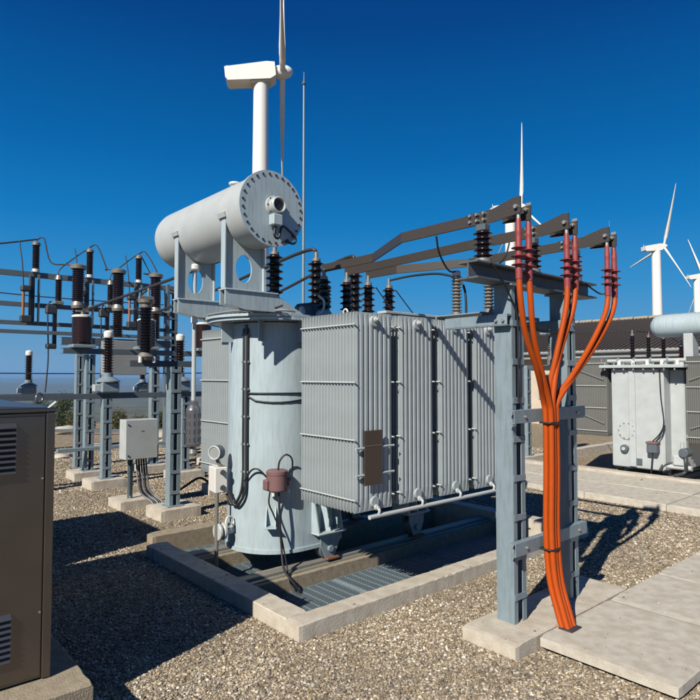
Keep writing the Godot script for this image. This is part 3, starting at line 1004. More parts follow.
	obj("side_lug", MB.new().box(mb_at + Vector3(-0.1, -0.03, -0.02), Vector3(0.06, 0.1, 0.07), 0.01), M.maroon_box, mbx)
	obj("side_lug", MB.new().box(mb_at + Vector3(0.09, -0.01, 0.05), Vector3(0.05, 0.08, 0.05), 0.01), M.maroon_box, mbx)
	for o in [Vector3(-0.06, -0.11, 0.03), Vector3(0.1, -0.1, 0.05)]:
		obj("foot_bolt", MB.new().cyl(mb_at + o + Vector3(0, -0.025, 0), mb_at + o + Vector3(0, 0.02, 0), 0.015, 8), M.white_cap, mbx)
	obj("box_cable", MB.new().tube(curve([mb_at + Vector3(0.0, 0.1, 0.02), mb_at + Vector3(0.01, 0.19, 0.03), mb_at + Vector3(0.06, 0.25, 0.06), mb_at + Vector3(0.12, 0.2, 0.08), mb_at + Vector3(0.125, 0.04, 0.07)], 6), 0.009, 8), M.black_cable, mbx)
	obj("box_cable", MB.new().tube(curve([mb_at + Vector3(0.0, -0.09, 0.03), mb_at + Vector3(0.0, -0.35, 0.05), mb_at + Vector3(0.02, -0.6, 0.05), mb_at + Vector3(0.0, -0.8, 0.12), mb_at + Vector3(0.05, -0.93, 0.22), mb_at + Vector3(0.1, -1.02, 0.26)], 6), 0.011, 8), M.black_cable, mbx)
	obj("box_cable", MB.new().tube(curve([mb_at + Vector3(-0.09, -0.08, 0.02), mb_at + Vector3(-0.09, -0.2, 0.0), mb_at + Vector3(-0.03, -0.32, -0.01), mb_at + Vector3(0.03, -0.5, 0.02), mb_at + Vector3(0.05, -0.8, 0.1), mb_at + Vector3(0.02, -0.95, 0.2), mb_at + Vector3(0.06, -1.02, 0.3)], 6), 0.008, 8), M.black_cable, mbx)
	var sp := on_tank(129, 0.5, 0.0)
	var sb := Basis(Vector3.UP, -deg_to_rad(129))
	var stp := obj("earthing_lug", MB.new().plate(PackedVector2Array([Vector2(0, -0.06), Vector2(0.08, -0.06), Vector2(0, 0.12)]), -0.05, -0.04, sp, sb), M.paint, t)
	obj("lug_plate", MB.new().plate(PackedVector2Array([Vector2(0, -0.06), Vector2(0.08, -0.06), Vector2(0, 0.12)]), 0.04, 0.05, sp, sb), M.paint, stp)
	obj("lug_foot", MB.new().box(sp + sb * Vector3(0.05, -0.065, 0), Vector3(0.12, 0.012, 0.12), 0.002, sb), M.paint, stp)

	# drain valve and its sampling pipe
	var dv := on_tank(182, 0.36, 0.0)
	var ddir := Vector3(-1, 0, 0.0)
	var va := obj("drain_valve", MB.new().cyl(dv, dv + ddir * 0.12, 0.045, 14).cyl(dv + ddir * 0.1, dv + ddir * 0.13, 0.085, 20, 0.006).cyl(dv + ddir * 0.15, dv + ddir * 0.18, 0.085, 20, 0.006).box(dv + ddir * 0.14, Vector3(0.05, 0.1, 0.1), 0.01), M.pale_paint, t)
	obj("hand_wheel", MB.new().tube(ring_pts(dv + ddir * 0.07 + Vector3(0, 0.09, 0.06), Vector3(0.3, 0.2, 0.9), 0.055, 18), 0.01, 8, false), M.white_cap, va)
	obj("valve_stem", MB.new().cyl(dv + ddir * 0.1 + Vector3(0, 0.0, 0.0), dv + ddir * 0.07 + Vector3(0, 0.09, 0.07), 0.014, 8), M.metal_cap, va)
	obj("sampling_pipe", MB.new().cyl(Vector3(2.93, -0.13, -5.32), Vector3(2.93, 0.74, -5.32), 0.02, 10), M.metal_cap, t)
	obj("cover_cable", MB.new().tube(curve([Vector3(2.95, 2.52, -5.55), Vector3(3.02, 2.53, -5.1), Vector3(3.1, 2.5, -4.9), Vector3(3.2, 2.51, -4.62), Vector3(3.32, 2.5, -4.56)], 6), 0.012, 8), M.grey_cable, t)
	obj("cover_cable", MB.new().tube(curve([Vector3(2.92, 2.5, -5.5), Vector3(3.0, 2.5, -5.05), Vector3(3.14, 2.52, -4.75), Vector3(3.2, 2.55, -4.6)], 6), 0.009, 8), M.black_cable, t)
	# neutral lead that dips down beside the frame
	obj("neutral_lead", MB.new().tube(curve([Vector3(4.91, 3.0, -4.9), Vector3(5.0, 3.03, -4.6), Vector3(5.05, 3.0, -4.2), Vector3(5.08, 2.85, -3.95), Vector3(5.08, 2.42, -3.92)], 6), 0.013, 8), M.black_cable, t)
	for q in [[4.7, 4.95], [5.02, 5.3]]:
		obj("earth_lead", MB.new().tube([Vector3(q[0], 2.9, -4.9), Vector3(q[1], 2.5, -4.75)], 0.007, 6), M.black_cable, t)
	for x in [3.94, 4.26, 4.58]:
		obj("bushing_link", MB.new().tube(curve([Vector3(x, 2.93, -4.9), Vector3(x + 0.1, 2.96, -5.0), Vector3(x + 0.2, 2.9, -5.1), Vector3(x + 0.3, 2.87, -5.2)], 5), 0.006, 6), M.black_cable, t)

func build_conservator(t: Node3D, c: Vector3, z1: float, z0: float, r: float, near: bool) -> void:
	var bs := Basis(Vector3(1, 0, 0), Vector3(0, 0, 1), Vector3(0, -1, 0))   # lathe axis along +z
	var L := z1 - z0
	var prof := [Vector2(0, 0), Vector2(r * 0.55, 0.035), Vector2(r * 0.82, 0.085), Vector2(r * 0.95, 0.14), Vector2(r, 0.22), Vector2(r, L - 0.025), Vector2(r * 1.075, L - 0.024), Vector2(r * 1.075, L)]
	if near:
		prof = [Vector2(0, 0), Vector2(r * 0.45, 0.015), Vector2(r * 0.72, 0.035), Vector2(r * 0.88, 0.065), Vector2(r * 0.97, 0.11), Vector2(r, 0.17), Vector2(r, L * 0.5), Vector2(r, L - 0.04), Vector2(r * 1.06, L - 0.039), Vector2(r * 1.06, L - 0.018), Vector2(0, L - 0.018)]
	else:
		prof.append(Vector2(0, L))
	# smooth normals along the rounded end come from the many segments
	var body := obj("conservator", MB.new().lathe(prof, Vector3(c.x, c.y, z0), bs, 56), M.pale_paint if near else M.paint, t)
	if not near:
		return
	obj("end_disc", MB.new().lathe([Vector2(0, 0), Vector2(r * 1.065, 0), Vector2(r * 1.065, 0.016), Vector2(0, 0.016)], Vector3(c.x, c.y, z1 - 0.016), bs, 56), M.paint, body)
	var bl := MB.new()
	for k in 28:
		var a := TAU * (k + 0.5) / 28
		var p := Vector3(c.x + cos(a) * r * 0.965, c.y + sin(a) * r * 0.965, z1)
		bl.cyl(p, p + Vector3(0, 0, 0.007), 0.0115, 6)
	tag(obj("disc_bolts", bl, M.dark_bolt, body), "", "", "", "stuff")
	for q in [-0.35, -1.15]:
		obj("weld_ring", MB.new().tube(ring_pts(Vector3(c.x, c.y, z1 + q), Vector3(0, 0, 1), r, 48), 0.0018, 5, false), M.pale_paint, body)
	var g := obj("level_gauge", MB.new().lathe([Vector2(0.092, 0), Vector2(0.092, 0.025), Vector2(0.074, 0.03), Vector2(0.074, 0.08), Vector2(0.067, 0.09), Vector2(0.06, 0.09), Vector2(0.056, 0.06), Vector2(0, 0.06)], Vector3(c.x + 0.015, c.y + 0.02, z1), bs, 28), M.pale_paint, body)
	var gbm := MB.new()
	for k in 8:
		var a := TAU * k / 8
		gbm.cyl(Vector3(c.x + 0.015 + cos(a) * 0.083, c.y + 0.02 + sin(a) * 0.083, z1 + 0.024), Vector3(c.x + 0.015 + cos(a) * 0.083, c.y + 0.02 + sin(a) * 0.083, z1 + 0.034), 0.007, 6)
	tag(obj("gauge_bolts", gbm, M.dark_bolt, body), "", "", "", "stuff")
	obj("gauge_face", MB.new().cyl(Vector3(c.x + 0.015, c.y + 0.02, z1 + 0.062), Vector3(c.x + 0.015, c.y + 0.02, z1 + 0.066), 0.054, 20), M.dark_bolt, body)
	obj("gauge_needle", MB.new().box(Vector3(c.x + 0.015, c.y + 0.02, z1 + 0.07), Vector3(0.07, 0.01, 0.004), 0.001, Basis(Vector3(0, 0, 1), 0.9)), M.termination_red, body)
	obj("wiring_box", MB.new().box(Vector3(c.x + 0.0, c.y - 0.115, z1 + 0.05), Vector3(0.1, 0.1, 0.08), 0.008), M.paint, body)
	obj("gauge_cable", MB.new().tube(curve([Vector3(c.x, c.y - 0.17, z1 + 0.05), Vector3(c.x - 0.02, c.y - 0.25, z1 + 0.06), Vector3(c.x + 0.03, c.y - 0.27, z1 + 0.05), Vector3(c.x + 0.07, c.y - 0.16, z1 + 0.05), Vector3(c.x + 0.16, c.y - 0.19, z1 + 0.04), Vector3(c.x + 0.23, c.y - 0.24, z1 + 0.03), Vector3(c.x + 0.21, c.y - 0.29, z1 + 0.03), Vector3(c.x + 0.12, c.y - 0.28, z1 + 0.02)], 6), 0.011, 8), M.black_cable, body)
	obj("filler_cap", MB.new().cyl(Vector3(c.x - 0.02, c.y + r - 0.01, z1 - 0.62), Vector3(c.x - 0.02, c.y + r + 0.05, z1 - 0.62), 0.04, 16, 0.006).cyl(Vector3(c.x - 0.02, c.y + r + 0.035, z1 - 0.62), Vector3(c.x - 0.02, c.y + r + 0.06, z1 - 0.62), 0.06, 16, 0.006), M.white_cap, body)
	# saddles: plates across the axis with a round opening and edge flanges
	for z in [-4.73, -5.68]:
		var w := 0.205
		var sx := c.x - 0.095
		# the opening: two halves joined along the middle
		var sad := MB.new()
		var left := PackedVector2Array([Vector2(-w, 2.672 - c.y), Vector2(0, 2.672 - c.y)])
		for k in range(18, 5, -1):
			left.append(Vector2(cos(TAU * k / 24) * 0.085, -0.51 + sin(TAU * k / 24) * 0.13))
		var rightp := PackedVector2Array()
		for q in left:
			rightp.append(Vector2(-q.x, q.y))
		var dx := sx - c.x
		for k in 7:
			var x := -w * k / 6.0
			left.append(Vector2(x, -sqrt(maxf(r * r - (x + dx) * (x + dx), 0.0)) - 0.002))
			rightp.append(Vector2(-x, -sqrt(maxf(r * r - (dx - x) * (dx - x), 0.0)) - 0.002))
		sad.plate(left, -0.008, 0.008, Vector3(sx, c.y, z))
		sad.plate(rightp, -0.008, 0.008, Vector3(sx, c.y, z))
		var so := obj("saddle", sad, M.paint, body)
		for s in [-1.0, 1.0]:
			obj("saddle_flange", MB.new().bx(sx + s * w - 0.008, sx + s * w + 0.008, 2.673, c.y - (0.07 if s < 0 else 0.3), z - 0.035, z + 0.035, 0.003), M.paint, so)
		obj("saddle_strap", MB.new().box(Vector3(sx - w - 0.02, c.y - 0.05, z), Vector3(0.03, 0.05, 0.12), 0.004, Basis(Vector3(0, 0, 1), 0.35)), M.pale_paint, so)

# ---------------------------------------------------------------- second transformer
func build_second_transformer() -> void:
	var t := thing("power_transformer", "second transformer with flat pale tank standing across the path on the right", "transformer")
	var x0 := 11.35
	obj("tank", MB.new().bx(x0, 13.6, 0.17, 2.02, -5.32, -4.36, 0.02), M.faded_paint, t)
	obj("side_column", MB.new().bx(x0 + 0.25, 13.4, 0.2, 2.0, -4.36, -4.1, 0.02), M.faded_paint, t)
	obj("stiffener", MB.new().bx(x0 - 0.03, x0 + 0.002, 0.2, 2.02, -4.98, -4.86, 0.008), M.faded_paint, t)
	var cv := obj("cover", MB.new().bx(x0 - 0.12, 13.75, 2.03, 2.09, -5.5, -3.98, 0.01), M.faded_paint, t)
	for k in 8:
		obj("cover_bolt", MB.new().cyl(Vector3(x0 - 0.08, 1.99, -5.4 + k * 0.18), Vector3(x0 - 0.08, 2.13, -5.4 + k * 0.18), 0.016, 8), M.bolt, cv)
	obj("cover_pipe", MB.new().cyl(Vector3(x0 + 0.15, 2.17, -5.9), Vector3(x0 + 0.15, 2.17, -4.0), 0.035, 12), M.faded_paint, t)
	for k in 6:
		obj("pipe_flange", MB.new().cyl(Vector3(x0 + 0.15, 2.17, -5.85 + k * 0.3), Vector3(x0 + 0.15, 2.17, -5.82 + k * 0.3), 0.06, 14, 0.004), M.galvanised, t)
	for k in 5:
		obj("pipe_stub", MB.new().cyl(Vector3(x0 + 0.1, 2.09, -5.2 + k * 0.26), Vector3(x0 + 0.1, 2.17, -5.2 + k * 0.26), 0.035, 10), M.white_cap, t)
	# three bushings in a row
	for k in 3:
		bushing("high_voltage_bushing", t, Vector3(x0 + 0.35 + k * 0.74, 2.2, -5.05), 0.46, 0.035, 0.062, 8, M.dark_porcelain)
		obj("bushing_turret", MB.new().cyl(Vector3(x0 + 0.35 + k * 0.74, 2.09, -5.05), Vector3(x0 + 0.35 + k * 0.74, 2.13, -5.05), 0.09, 14), M.paint, t)
	for k in 2:
		bushing("low_voltage_bushing", t, Vector3(x0 + 0.7 + k * 0.6, 2.18, -4.3), 0.26, 0.035, 0.06, 5, M.porcelain)
	obj("bushing_wire", MB.new().tube(curve([Vector3(x0 + 0.55, 2.75, -5.05), Vector3(x0 + 1.27, 2.76, -5.05), Vector3(x0 + 1.99, 2.75, -5.05), Vector3(x0 + 2.2, 2.6, -4.9)], 5), 0.012, 6), M.black_cable, t)
	obj("bushing_wire", MB.new().tube(curve([Vector3(x0 + 0.55, 2.75, -5.05), Vector3(x0 + 0.4, 2.77, -6.2), Vector3(x0 + 0.2, 2.72, -7.6)], 5), 0.01, 6), M.black_cable, t)
	# radiators with diagonal braces on both sides
	var pm := panel_mesh(0.5, 1.52, 7)
	for s in [[-5.45, -1.0, -1.0], [-4.0, 1.0, 1.0]]:
		for k in 3:
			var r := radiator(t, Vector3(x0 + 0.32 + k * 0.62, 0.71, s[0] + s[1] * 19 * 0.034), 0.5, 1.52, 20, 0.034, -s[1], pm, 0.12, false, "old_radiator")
			if k == 0:
				for q in [[1.3, 1.1], [0.45, 0.25]]:
					obj("brace", MB.new().bar(Vector3(-0.262, q[0], 0.05 * -s[1]), Vector3(-0.262, q[1], -s[1] * 0.6), 0.01, 0.018), M.old_radiator, r)
	# small conservator above
	build_conservator(t, Vector3(x0 + 0.55, 2.82, 0), -2.6, -4.78, 0.215, false)
	obj("saddle", MB.new().bx(x0 + 0.4, x0 + 0.7, 2.09, 2.66, -4.16, -4.0, 0.01), M.pale_paint, t)
	# nameplate, hatch, fittings on the face
	obj("inspection_hatch", MB.new().cyl(Vector3(x0 + 0.01, 0.86, -5.03), Vector3(x0 - 0.018, 0.86, -5.03), 0.17, 28, 0.004), M.faded_paint, t)
	var hb := MB.new()
	for k in 10:
		var a := TAU * k / 10
		hb.cyl(Vector3(x0 - 0.01, 0.86 + 0.145 * sin(a), -5.03 + 0.145 * cos(a)), Vector3(x0 - 0.035, 0.86 + 0.145 * sin(a), -5.03 + 0.145 * cos(a)), 0.012, 6)
	tag(obj("hatch_bolts", hb, M.bolt, t), "", "", "", "stuff")
	var dv := obj("drain_valve", MB.new().cyl(Vector3(x0 + 0.01, 0.52, -5.07), Vector3(x0 - 0.06, 0.52, -5.07), 0.075, 20, 0.01), M.galvanised_dark, t)
	obj("valve_knob", MB.new().cyl(Vector3(x0 - 0.06, 0.52, -5.07), Vector3(x0 - 0.09, 0.52, -5.07), 0.035, 12, 0.005), M.pale_paint, dv)
	obj("earthing_plate", MB.new().bx(x0 - 0.02, x0 + 0.01, 0.24, 0.36, -4.92, -4.76, 0.004), M.galvanised_dark, t)
	var cb := obj("cable_box", MB.new().bx(x0 - 0.16, x0 - 0.01, 0.5, 0.66, -4.62, -4.44, 0.01), M.galvanised_dark, t)
	obj("box_lid", MB.new().bx(x0 - 0.17, x0 - 0.005, 0.66, 0.7, -4.63, -4.43, 0.006), M.maroon_box, cb)
	obj("box_cable", MB.new().tube(curve([Vector3(x0 - 0.02, 2.0, -4.42), Vector3(x0 - 0.03, 1.5, -4.4), Vector3(x0 - 0.03, 1.05, -4.36), Vector3(x0 - 0.05, 0.85, -4.42), Vector3(x0 - 0.08, 0.7, -4.54)], 6), 0.012, 6), M.black_cable, cb)
	obj("box_cable", MB.new().tube(curve([Vector3(x0 - 0.03, 1.0, -4.34), Vector3(x0 - 0.05, 0.82, -4.38), Vector3(x0 - 0.08, 0.7, -4.48)], 6), 0.01, 6), M.black_cable, cb)
	obj("box_cable", MB.new().tube(curve([Vector3(x0 - 0.08, 0.5, -4.54), Vector3(x0 - 0.1, 0.35, -4.55), Vector3(x0 - 0.12, 0.14, -4.56)], 6), 0.012, 6), M.black_cable, cb)
	obj("valve_cluster", MB.new().box(Vector3(x0 - 0.02, 0.4, -4.1), Vector3(0.22, 0.2, 0.2), 0.03).cyl(Vector3(x0 - 0.06, 0.28, -4.3), Vector3(x0 - 0.06, 0.28, -3.9), 0.045, 12).cyl(Vector3(x0 - 0.06, 0.5, -4.05), Vector3(x0 - 0.06, 0.72, -4.05), 0.03, 12), M.pale_paint, t)
	obj("dial_gauge", MB.new().cyl(Vector3(x0 + 0.02, 0.55, -3.98), Vector3(x0 - 0.18, 0.55, -4.0), 0.08, 18, 0.01), M.galvanised_dark, t)
	obj("drain_hose", MB.new().tube(curve([Vector3(x0 - 0.1, 0.55, -4.0), Vector3(x0 - 0.2, 0.4, -3.95), Vector3(x0 - 0.16, 0.22, -3.98), Vector3(x0 - 0.3, 0.16, -4.1)], 6), 0.03, 8), M.dark_bolt, t)
	obj("drain_hose", MB.new().tube(curve([Vector3(x0 - 0.08, 0.3, -4.38), Vector3(x0 - 0.16, 0.2, -4.4), Vector3(x0 - 0.12, 0.32, -4.3), Vector3(x0 - 0.08, 0.36, -4.2)], 6), 0.014, 8), M.dark_bolt, t)
	for z in [-4.45, -5.3]:
		for x in [x0 + 0.3, x0 + 1.9]:
			obj("wheel", MB.new().cyl(Vector3(x, 0.14, z - 0.05), Vector3(x, 0.14, z + 0.05), 0.085, 18, 0.01), M.galvanised_dark, t)

# a low post with an arrester at the corner of the second pit
func build_arrester_stand() -> void:
	var t := thing("arrester_stand", "low battened steel post with a grey ribbed arrester, behind the orange cables", "steel post", Vector3(11.6, 0.13, -7.3))
	lattice_post(t, 0.0, 0.0, 0.15, 0.14, 0.0, 1.9, 0.3, M.galvanised)
	obj("arm", MB.new().bx(0.0, 0.6, 1.9, 1.98, -0.1, 0.0, 0.004).bx(0.44, 0.6, 1.98, 1.99, -0.1, 0.45, 0.002), M.galvanised, t)
	var ar := insulator("surge_arrester", t, Vector3(0.5, 2.2, 0.3), 0.42, 0.06, 0.09, 10, M.grey_polymer)
	obj("arrester_foot", MB.new().cyl(Vector3(0, -0.21, 0), Vector3(0, 0, 0), 0.09, 16), M.metal_cap, ar)
	obj("arrester_bracket", MB.new().box(Vector3(-0.12, 0.53, 0.0), Vector3(0.5, 0.2, 0.16), 0.03), M.galvanised, ar)

# ---------------------------------------------------------------- posts made of two channels and battens
func lattice_post(parent: Node3D, x0: float, z1: float, wx: float, wz: float, y0: float, y1: float, pitch: float, m: Material, flange := 0.05, called := "post", plate := true) -> void:
	var th := 0.008
	var a := MB.new()
	a.bx(x0, x0 + th, y0, y1, z1 - wz, z1, 0.0015)
	a.bx(x0 + th, x0 + flange, y0, y1, z1 - th, z1, 0.0015)
	a.bx(x0 + th, x0 + flange, y0, y1, z1 - wz, z1 - wz + th, 0.0015)
	var p := obj(called, a, m, parent)
	var b := MB.new()
	var x1 := x0 + wx
	b.bx(x1 - th, x1, y0, y1, z1 - wz, z1, 0.0015)
	b.bx(x1 - flange, x1 - th, y0, y1, z1 - th, z1, 0.0015)
	b.bx(x1 - flange, x1 - th, y0, y1, z1 - wz, z1 - wz + th, 0.0015)
	obj("rear_channel", b, m, p)
	var y := y0 + pitch * 0.6
	while y < y1 - 0.06:
		for z in [z1 + 0.0035, z1 - wz - 0.0035]:
			obj("batten", MB.new().bx(x0 + 0.004, x1 - 0.004, y, y + 0.045, z - 0.003, z + 0.003, 0.001), m, p)
		y += pitch
	if plate:
		obj("foot_plate", MB.new().bx(x0 - 0.04, x1 + 0.04, y0, y0 + 0.014, z1 - wz - 0.04, z1 + 0.04, 0.002), m, p)

# ---------------------------------------------------------------- the frame with busbars and orange cables
func build_cable_frame() -> void:
	var pad := obj("concrete_footing", MB.new().rough(3.5, 5.16, -0.1, 0.1, -2.76, -2.31, 5), M.concrete)
	tag(pad, "long pale concrete footing carrying both posts of the orange cable frame", "footing", "concrete footings under the steel posts")
	keep_out.append([3.5, 5.16, -2.76, -2.31])
	var f := thing("cable_support_frame", "blue-grey steel frame with two battened posts holding orange cables and busbars", "steel frame")
	lattice_post(f, 3.78, -2.505, 0.16, 0.15, 0.095, 2.57, 0.285, M.galvanised, 0.05, "post", false)
	lattice_post(f, 4.545, -2.49, 0.14, 0.15, 0.095, 2.57, 0.285, M.galvanised, 0.05, "post", false)
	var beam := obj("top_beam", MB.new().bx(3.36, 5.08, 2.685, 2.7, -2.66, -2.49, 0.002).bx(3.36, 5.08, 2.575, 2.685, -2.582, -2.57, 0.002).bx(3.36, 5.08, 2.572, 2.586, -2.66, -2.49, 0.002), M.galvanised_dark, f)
	for x in [3.78, 4.545]:
		obj("head_plate", MB.new().bx(x - 0.03, x + 0.19, 2.558, 2.571, -2.67, -2.48, 0.002), M.galvanised, beam)
	for q in [[1.55, 1.645], [0.605, 0.7]]:
		var ba := obj("cross_rail", MB.new().bx(3.71, 4.74, q[0], q[1], -2.449, -2.443, 0.001).bx(3.71, 4.74, q[1] - 0.006, q[1], -2.492, -2.45, 0.001).bx(3.71, 4.74, q[0], q[0] + 0.006, -2.492, -2.45, 0.001), M.galvanised, f)
		for x in [3.85, 4.61]:
			obj("bolt", MB.new().cyl(Vector3(x, q[0] + 0.045, -2.445), Vector3(x, q[0] + 0.045, -2.432), 0.011, 6), M.bolt, ba)
	# side arms that carry the grey arresters
	for x in [3.745, 4.51]:
		var arm := obj("side_arm", MB.new().bx(x - 0.025, x + 0.025, 2.262, 2.27, -3.08, -2.5, 0.001).bx(x - 0.028, x - 0.02, 2.27, 2.34, -3.08, -2.5, 0.001).bx(x - 0.025, x + 0.025, 2.34, 2.348, -3.08, -2.5, 0.001), M.galvanised, f)
		if x < 4:
			for z in [-2.53, -2.59]:
				obj("bolt", MB.new().cyl(Vector3(x - 0.028, 2.3, z), Vector3(x - 0.045, 2.3, z), 0.012, 6), M.bolt, arm)
	var tray := obj("arrester_tray", MB.new().bx(3.72, 4.52, 2.37, 2.38, -3.18, -2.72, 0.001).bx(3.72, 4.52, 2.35, 2.37, -3.18, -3.17, 0.001).bx(3.72, 4.52, 2.35, 2.37, -2.73, -2.72, 0.001), M.galvanised, f)
	for q in [Vector3(3.92, 2.42, -3.12), Vector3(3.92, 2.42, -2.8), Vector3(4.36, 2.42, -3.0)]:
		if q.x > 4.1:
			continue
		var ar := insulator("surge_arrester", f, q, 0.3, 0.028, 0.045, 11, M.grey_polymer)
		obj("arrester_cap", MB.new().lathe([Vector2(0.036, 0), Vector2(0.036, 0.03), Vector2(0.026, 0.045), Vector2(0, 0.048)], Vector3(0, 0.3, 0)), M.white_cap, ar)
		obj("arrester_foot", MB.new().cyl(Vector3(0, -0.04, 0), Vector3(0, 0, 0), 0.04, 14), M.metal_cap, ar)
	# standoff insulators
	var bars_x := [3.54, 4.19, 4.85]
	for x in bars_x:
		var s := insulator("standoff_insulator", f, Vector3(x, 2.735, -2.575), 0.2, 0.042, 0.07, 5, M.porcelain)
		obj("insulator_foot", MB.new().cyl(Vector3(0, -0.035, 0), Vector3(0, 0, 0), 0.06, 16), M.metal_cap, s)
		obj("bar_clamp", MB.new().box(Vector3(0, 0.225, 0), Vector3(0.07, 0.05, 0.08), 0.006), M.galvanised_dark, s)
	obj("earth_wire", MB.new().tube(curve([Vector3(3.5, 2.69, -2.48), Vector3(3.6, 2.6, -2.47), Vector3(3.75, 2.45, -2.48), Vector3(3.83, 2.3, -2.485), Vector3(3.83, 1.7, -2.486)], 6), 0.007, 6), M.black_cable, f)
	obj("earth_wire", MB.new().tube(curve([Vector3(3.94, 2.28, -2.5), Vector3(4.2, 2.24, -2.5), Vector3(4.5, 2.27, -2.52)], 6), 0.012, 6), M.black_cable, f)
	obj("earth_wire", MB.new().tube(curve([Vector3(4.85, 2.68, -2.48), Vector3(4.98, 2.6, -2.42), Vector3(5.0, 2.6, -2.36)], 6), 0.007, 6), M.black_cable, f)

	# busbars: flat bars on edge from the frame back to the transformer's bushings
	var ends := [Vector3(3.94, 3.03, -4.93), Vector3(4.26, 3.03, -4.93), Vector3(4.58, 3.03, -4.93)]
	var who := ["dark copper busbar nearest the silver cylinder, bent towards the first bushing", "middle dark copper busbar, nearly straight", "dark copper busbar on the right, running to the third bushing"]
	var jogs := [[-3.38, -4.15], [-3.2, -4.5], [-3.7, -4.45]]
	for k in 3:
		var x: float = bars_x[k]
		var b := thing("busbar", who[k], "busbar", Vector3.ZERO, "copper busbars above the transformer")
		var y := 3.03
		var p := [Vector3(x, y, -2.62), Vector3(x, y, jogs[k][0]), Vector3(ends[k].x, y, jogs[k][1]), ends[k]]
		var mb := MB.new()
		for i in 3:
			var d: Vector3 = (p[i + 1] - p[i]).normalized()
			mb.bar(p[i] - d * 0.004, p[i + 1] + d * 0.004, 0.014, 0.086, 0.003)
		obj("bar", mb, M.copper_bar, b)
		# flared end piece with two lug plates
		var fl := PackedVector2Array([Vector2(2.74, y - 0.03), Vector2(2.74, y + 0.055), Vector2(2.5, y + 0.055), Vector2(2.33, y + 0.1), Vector2(2.27, y + 0.1), Vector2(2.27, y - 0.015), Vector2(2.5, y - 0.04)])
		var zb := Basis(Vector3(0, 0, -1), Vector3.UP, Vector3(1, 0, 0))
		obj("end_piece", MB.new().plate(fl, 0.01, 0.022, Vector3(x, 0, 0), zb), M.copper_bar, b)
		obj("end_piece", MB.new().plate(PackedVector2Array([Vector2(2.5, y - 0.03), Vector2(2.5, y + 0.05), Vector2(2.27, y + 0.06), Vector2(2.27, y - 0.045)]), 0.135, 0.147, Vector3(x, 0, 0), zb), M.copper_bar, b)
		obj("cross_link", MB.new().bx(x + 0.023, x + 0.134, y - 0.02, y + 0.03, -2.42, -2.36, 0.002), M.copper_bar, b)
		for z in [-2.56, -2.62, -2.68]:
			for yy in [y - 0.01, y + 0.035]:
				obj("bolt", MB.new().cyl(Vector3(x - 0.022, yy, z), Vector3(x + 0.032, yy, z), 0.011, 6), M.bolt, b)
		for o in [0.0, 0.125]:
			obj("bolt", MB.new().cyl(Vector3(x + o - 0.012, y + 0.03, -2.3), Vector3(x + o + 0.034, y + 0.03, -2.3), 0.015, 6), M.bolt, b)
	# lead from the first busbar down to the rear arrester
	for q in [[Vector3(3.55, 2.98, -3.02), Vector3(3.62, 2.86, -3.05), Vector3(3.78, 2.75, -3.09), Vector3(3.92, 2.76, -3.12), "thin black lead from the first busbar down to the rear grey arrester"], [Vector3(4.18, 2.98, -2.78), Vector3(4.12, 2.86, -2.78), Vector3(4.02, 2.78, -2.79), Vector3(3.92, 2.77, -2.8), "thin black lead from the middle busbar to the grey arrester beside the post"]]:
		tag(obj("arrester_lead", MB.new().tube(curve([q[0], q[1], q[2], q[3]], 6), 0.008, 6), M.black_cable), q[4], "wire", "leads to the grey arresters")

	# orange cables in a bundle that fans out to the three busbars
	var names := ["first", "second"]
	var where := ["under the bar nearest the cylinder", "under the middle bar", "under the right-hand bar"]
	var slots := [[Vector2(4.055, -2.4), Vector2(4.06, -2.358)], [Vector2(4.097, -2.403), Vector2(4.101, -2.362)], [Vector2(4.139, -2.4), Vector2(4.142, -2.359)]]
	for k in 3:
		for j in 2:
			var x: float = bars_x[k] + 0.03 + 0.126 * j
			var z := -2.3
			var sl: Vector2 = slots[k][j]
			var c := thing("power_cable", "orange high voltage cable, %s of the pair %s" % [["outer one", "inner one"][j], where[k]], "cable", Vector3(sl.x, 0.1, sl.y), "orange cables rising through the frame")
			var o := Vector3(-sl.x, -0.1, -sl.y)
			var side := sl.x
			var mid := lerpf(x, sl.x, [0.3, 0.15, 0.22][k])
			var pts := [Vector3(sl.x - 0.06, 0.05, sl.y + 0.16), Vector3(sl.x - 0.045, 0.2, sl.y + 0.1), Vector3(sl.x - 0.03, 0.42, sl.y + 0.03), Vector3(sl.x - 0.015, 0.75, sl.y), Vector3(sl.x, 1.2, sl.y), Vector3(sl.x, 1.58, sl.y)]
			if k == 0:
				pts.append_array([Vector3(sl.x - 0.03, 1.72, sl.y), Vector3(lerpf(sl.x, x, 0.42), 1.93, -2.34), Vector3(lerpf(sl.x, x, 0.78), 2.18, -2.32), Vector3(x + 0.015, 2.42, z), Vector3(x, 2.6, z)])
			elif k == 1:
				pts.append_array([Vector3(sl.x + 0.0, 1.75, sl.y), Vector3(lerpf(sl.x, x, 0.3), 2.05, -2.35), Vector3(lerpf(sl.x, x, 0.8), 2.4, z), Vector3(x, 2.6, z)])
			else:
				pts.append_array([Vector3(sl.x + 0.02, 1.7, sl.y), Vector3(lerpf(sl.x, x, 0.25), 1.88, -2.34), Vector3(lerpf(sl.x, x, 0.62), 2.13, -2.32), Vector3(lerpf(sl.x, x, 0.9), 2.38, -2.3), Vector3(x - 0.005, 2.52, z), Vector3(x, 2.62, z)])
			var moved := []
			for q in pts:
				moved.append(q + o)
			obj("cable_sheath", MB.new().tube(curve(moved, 6), 0.021, 14), M.orange_cable, c)
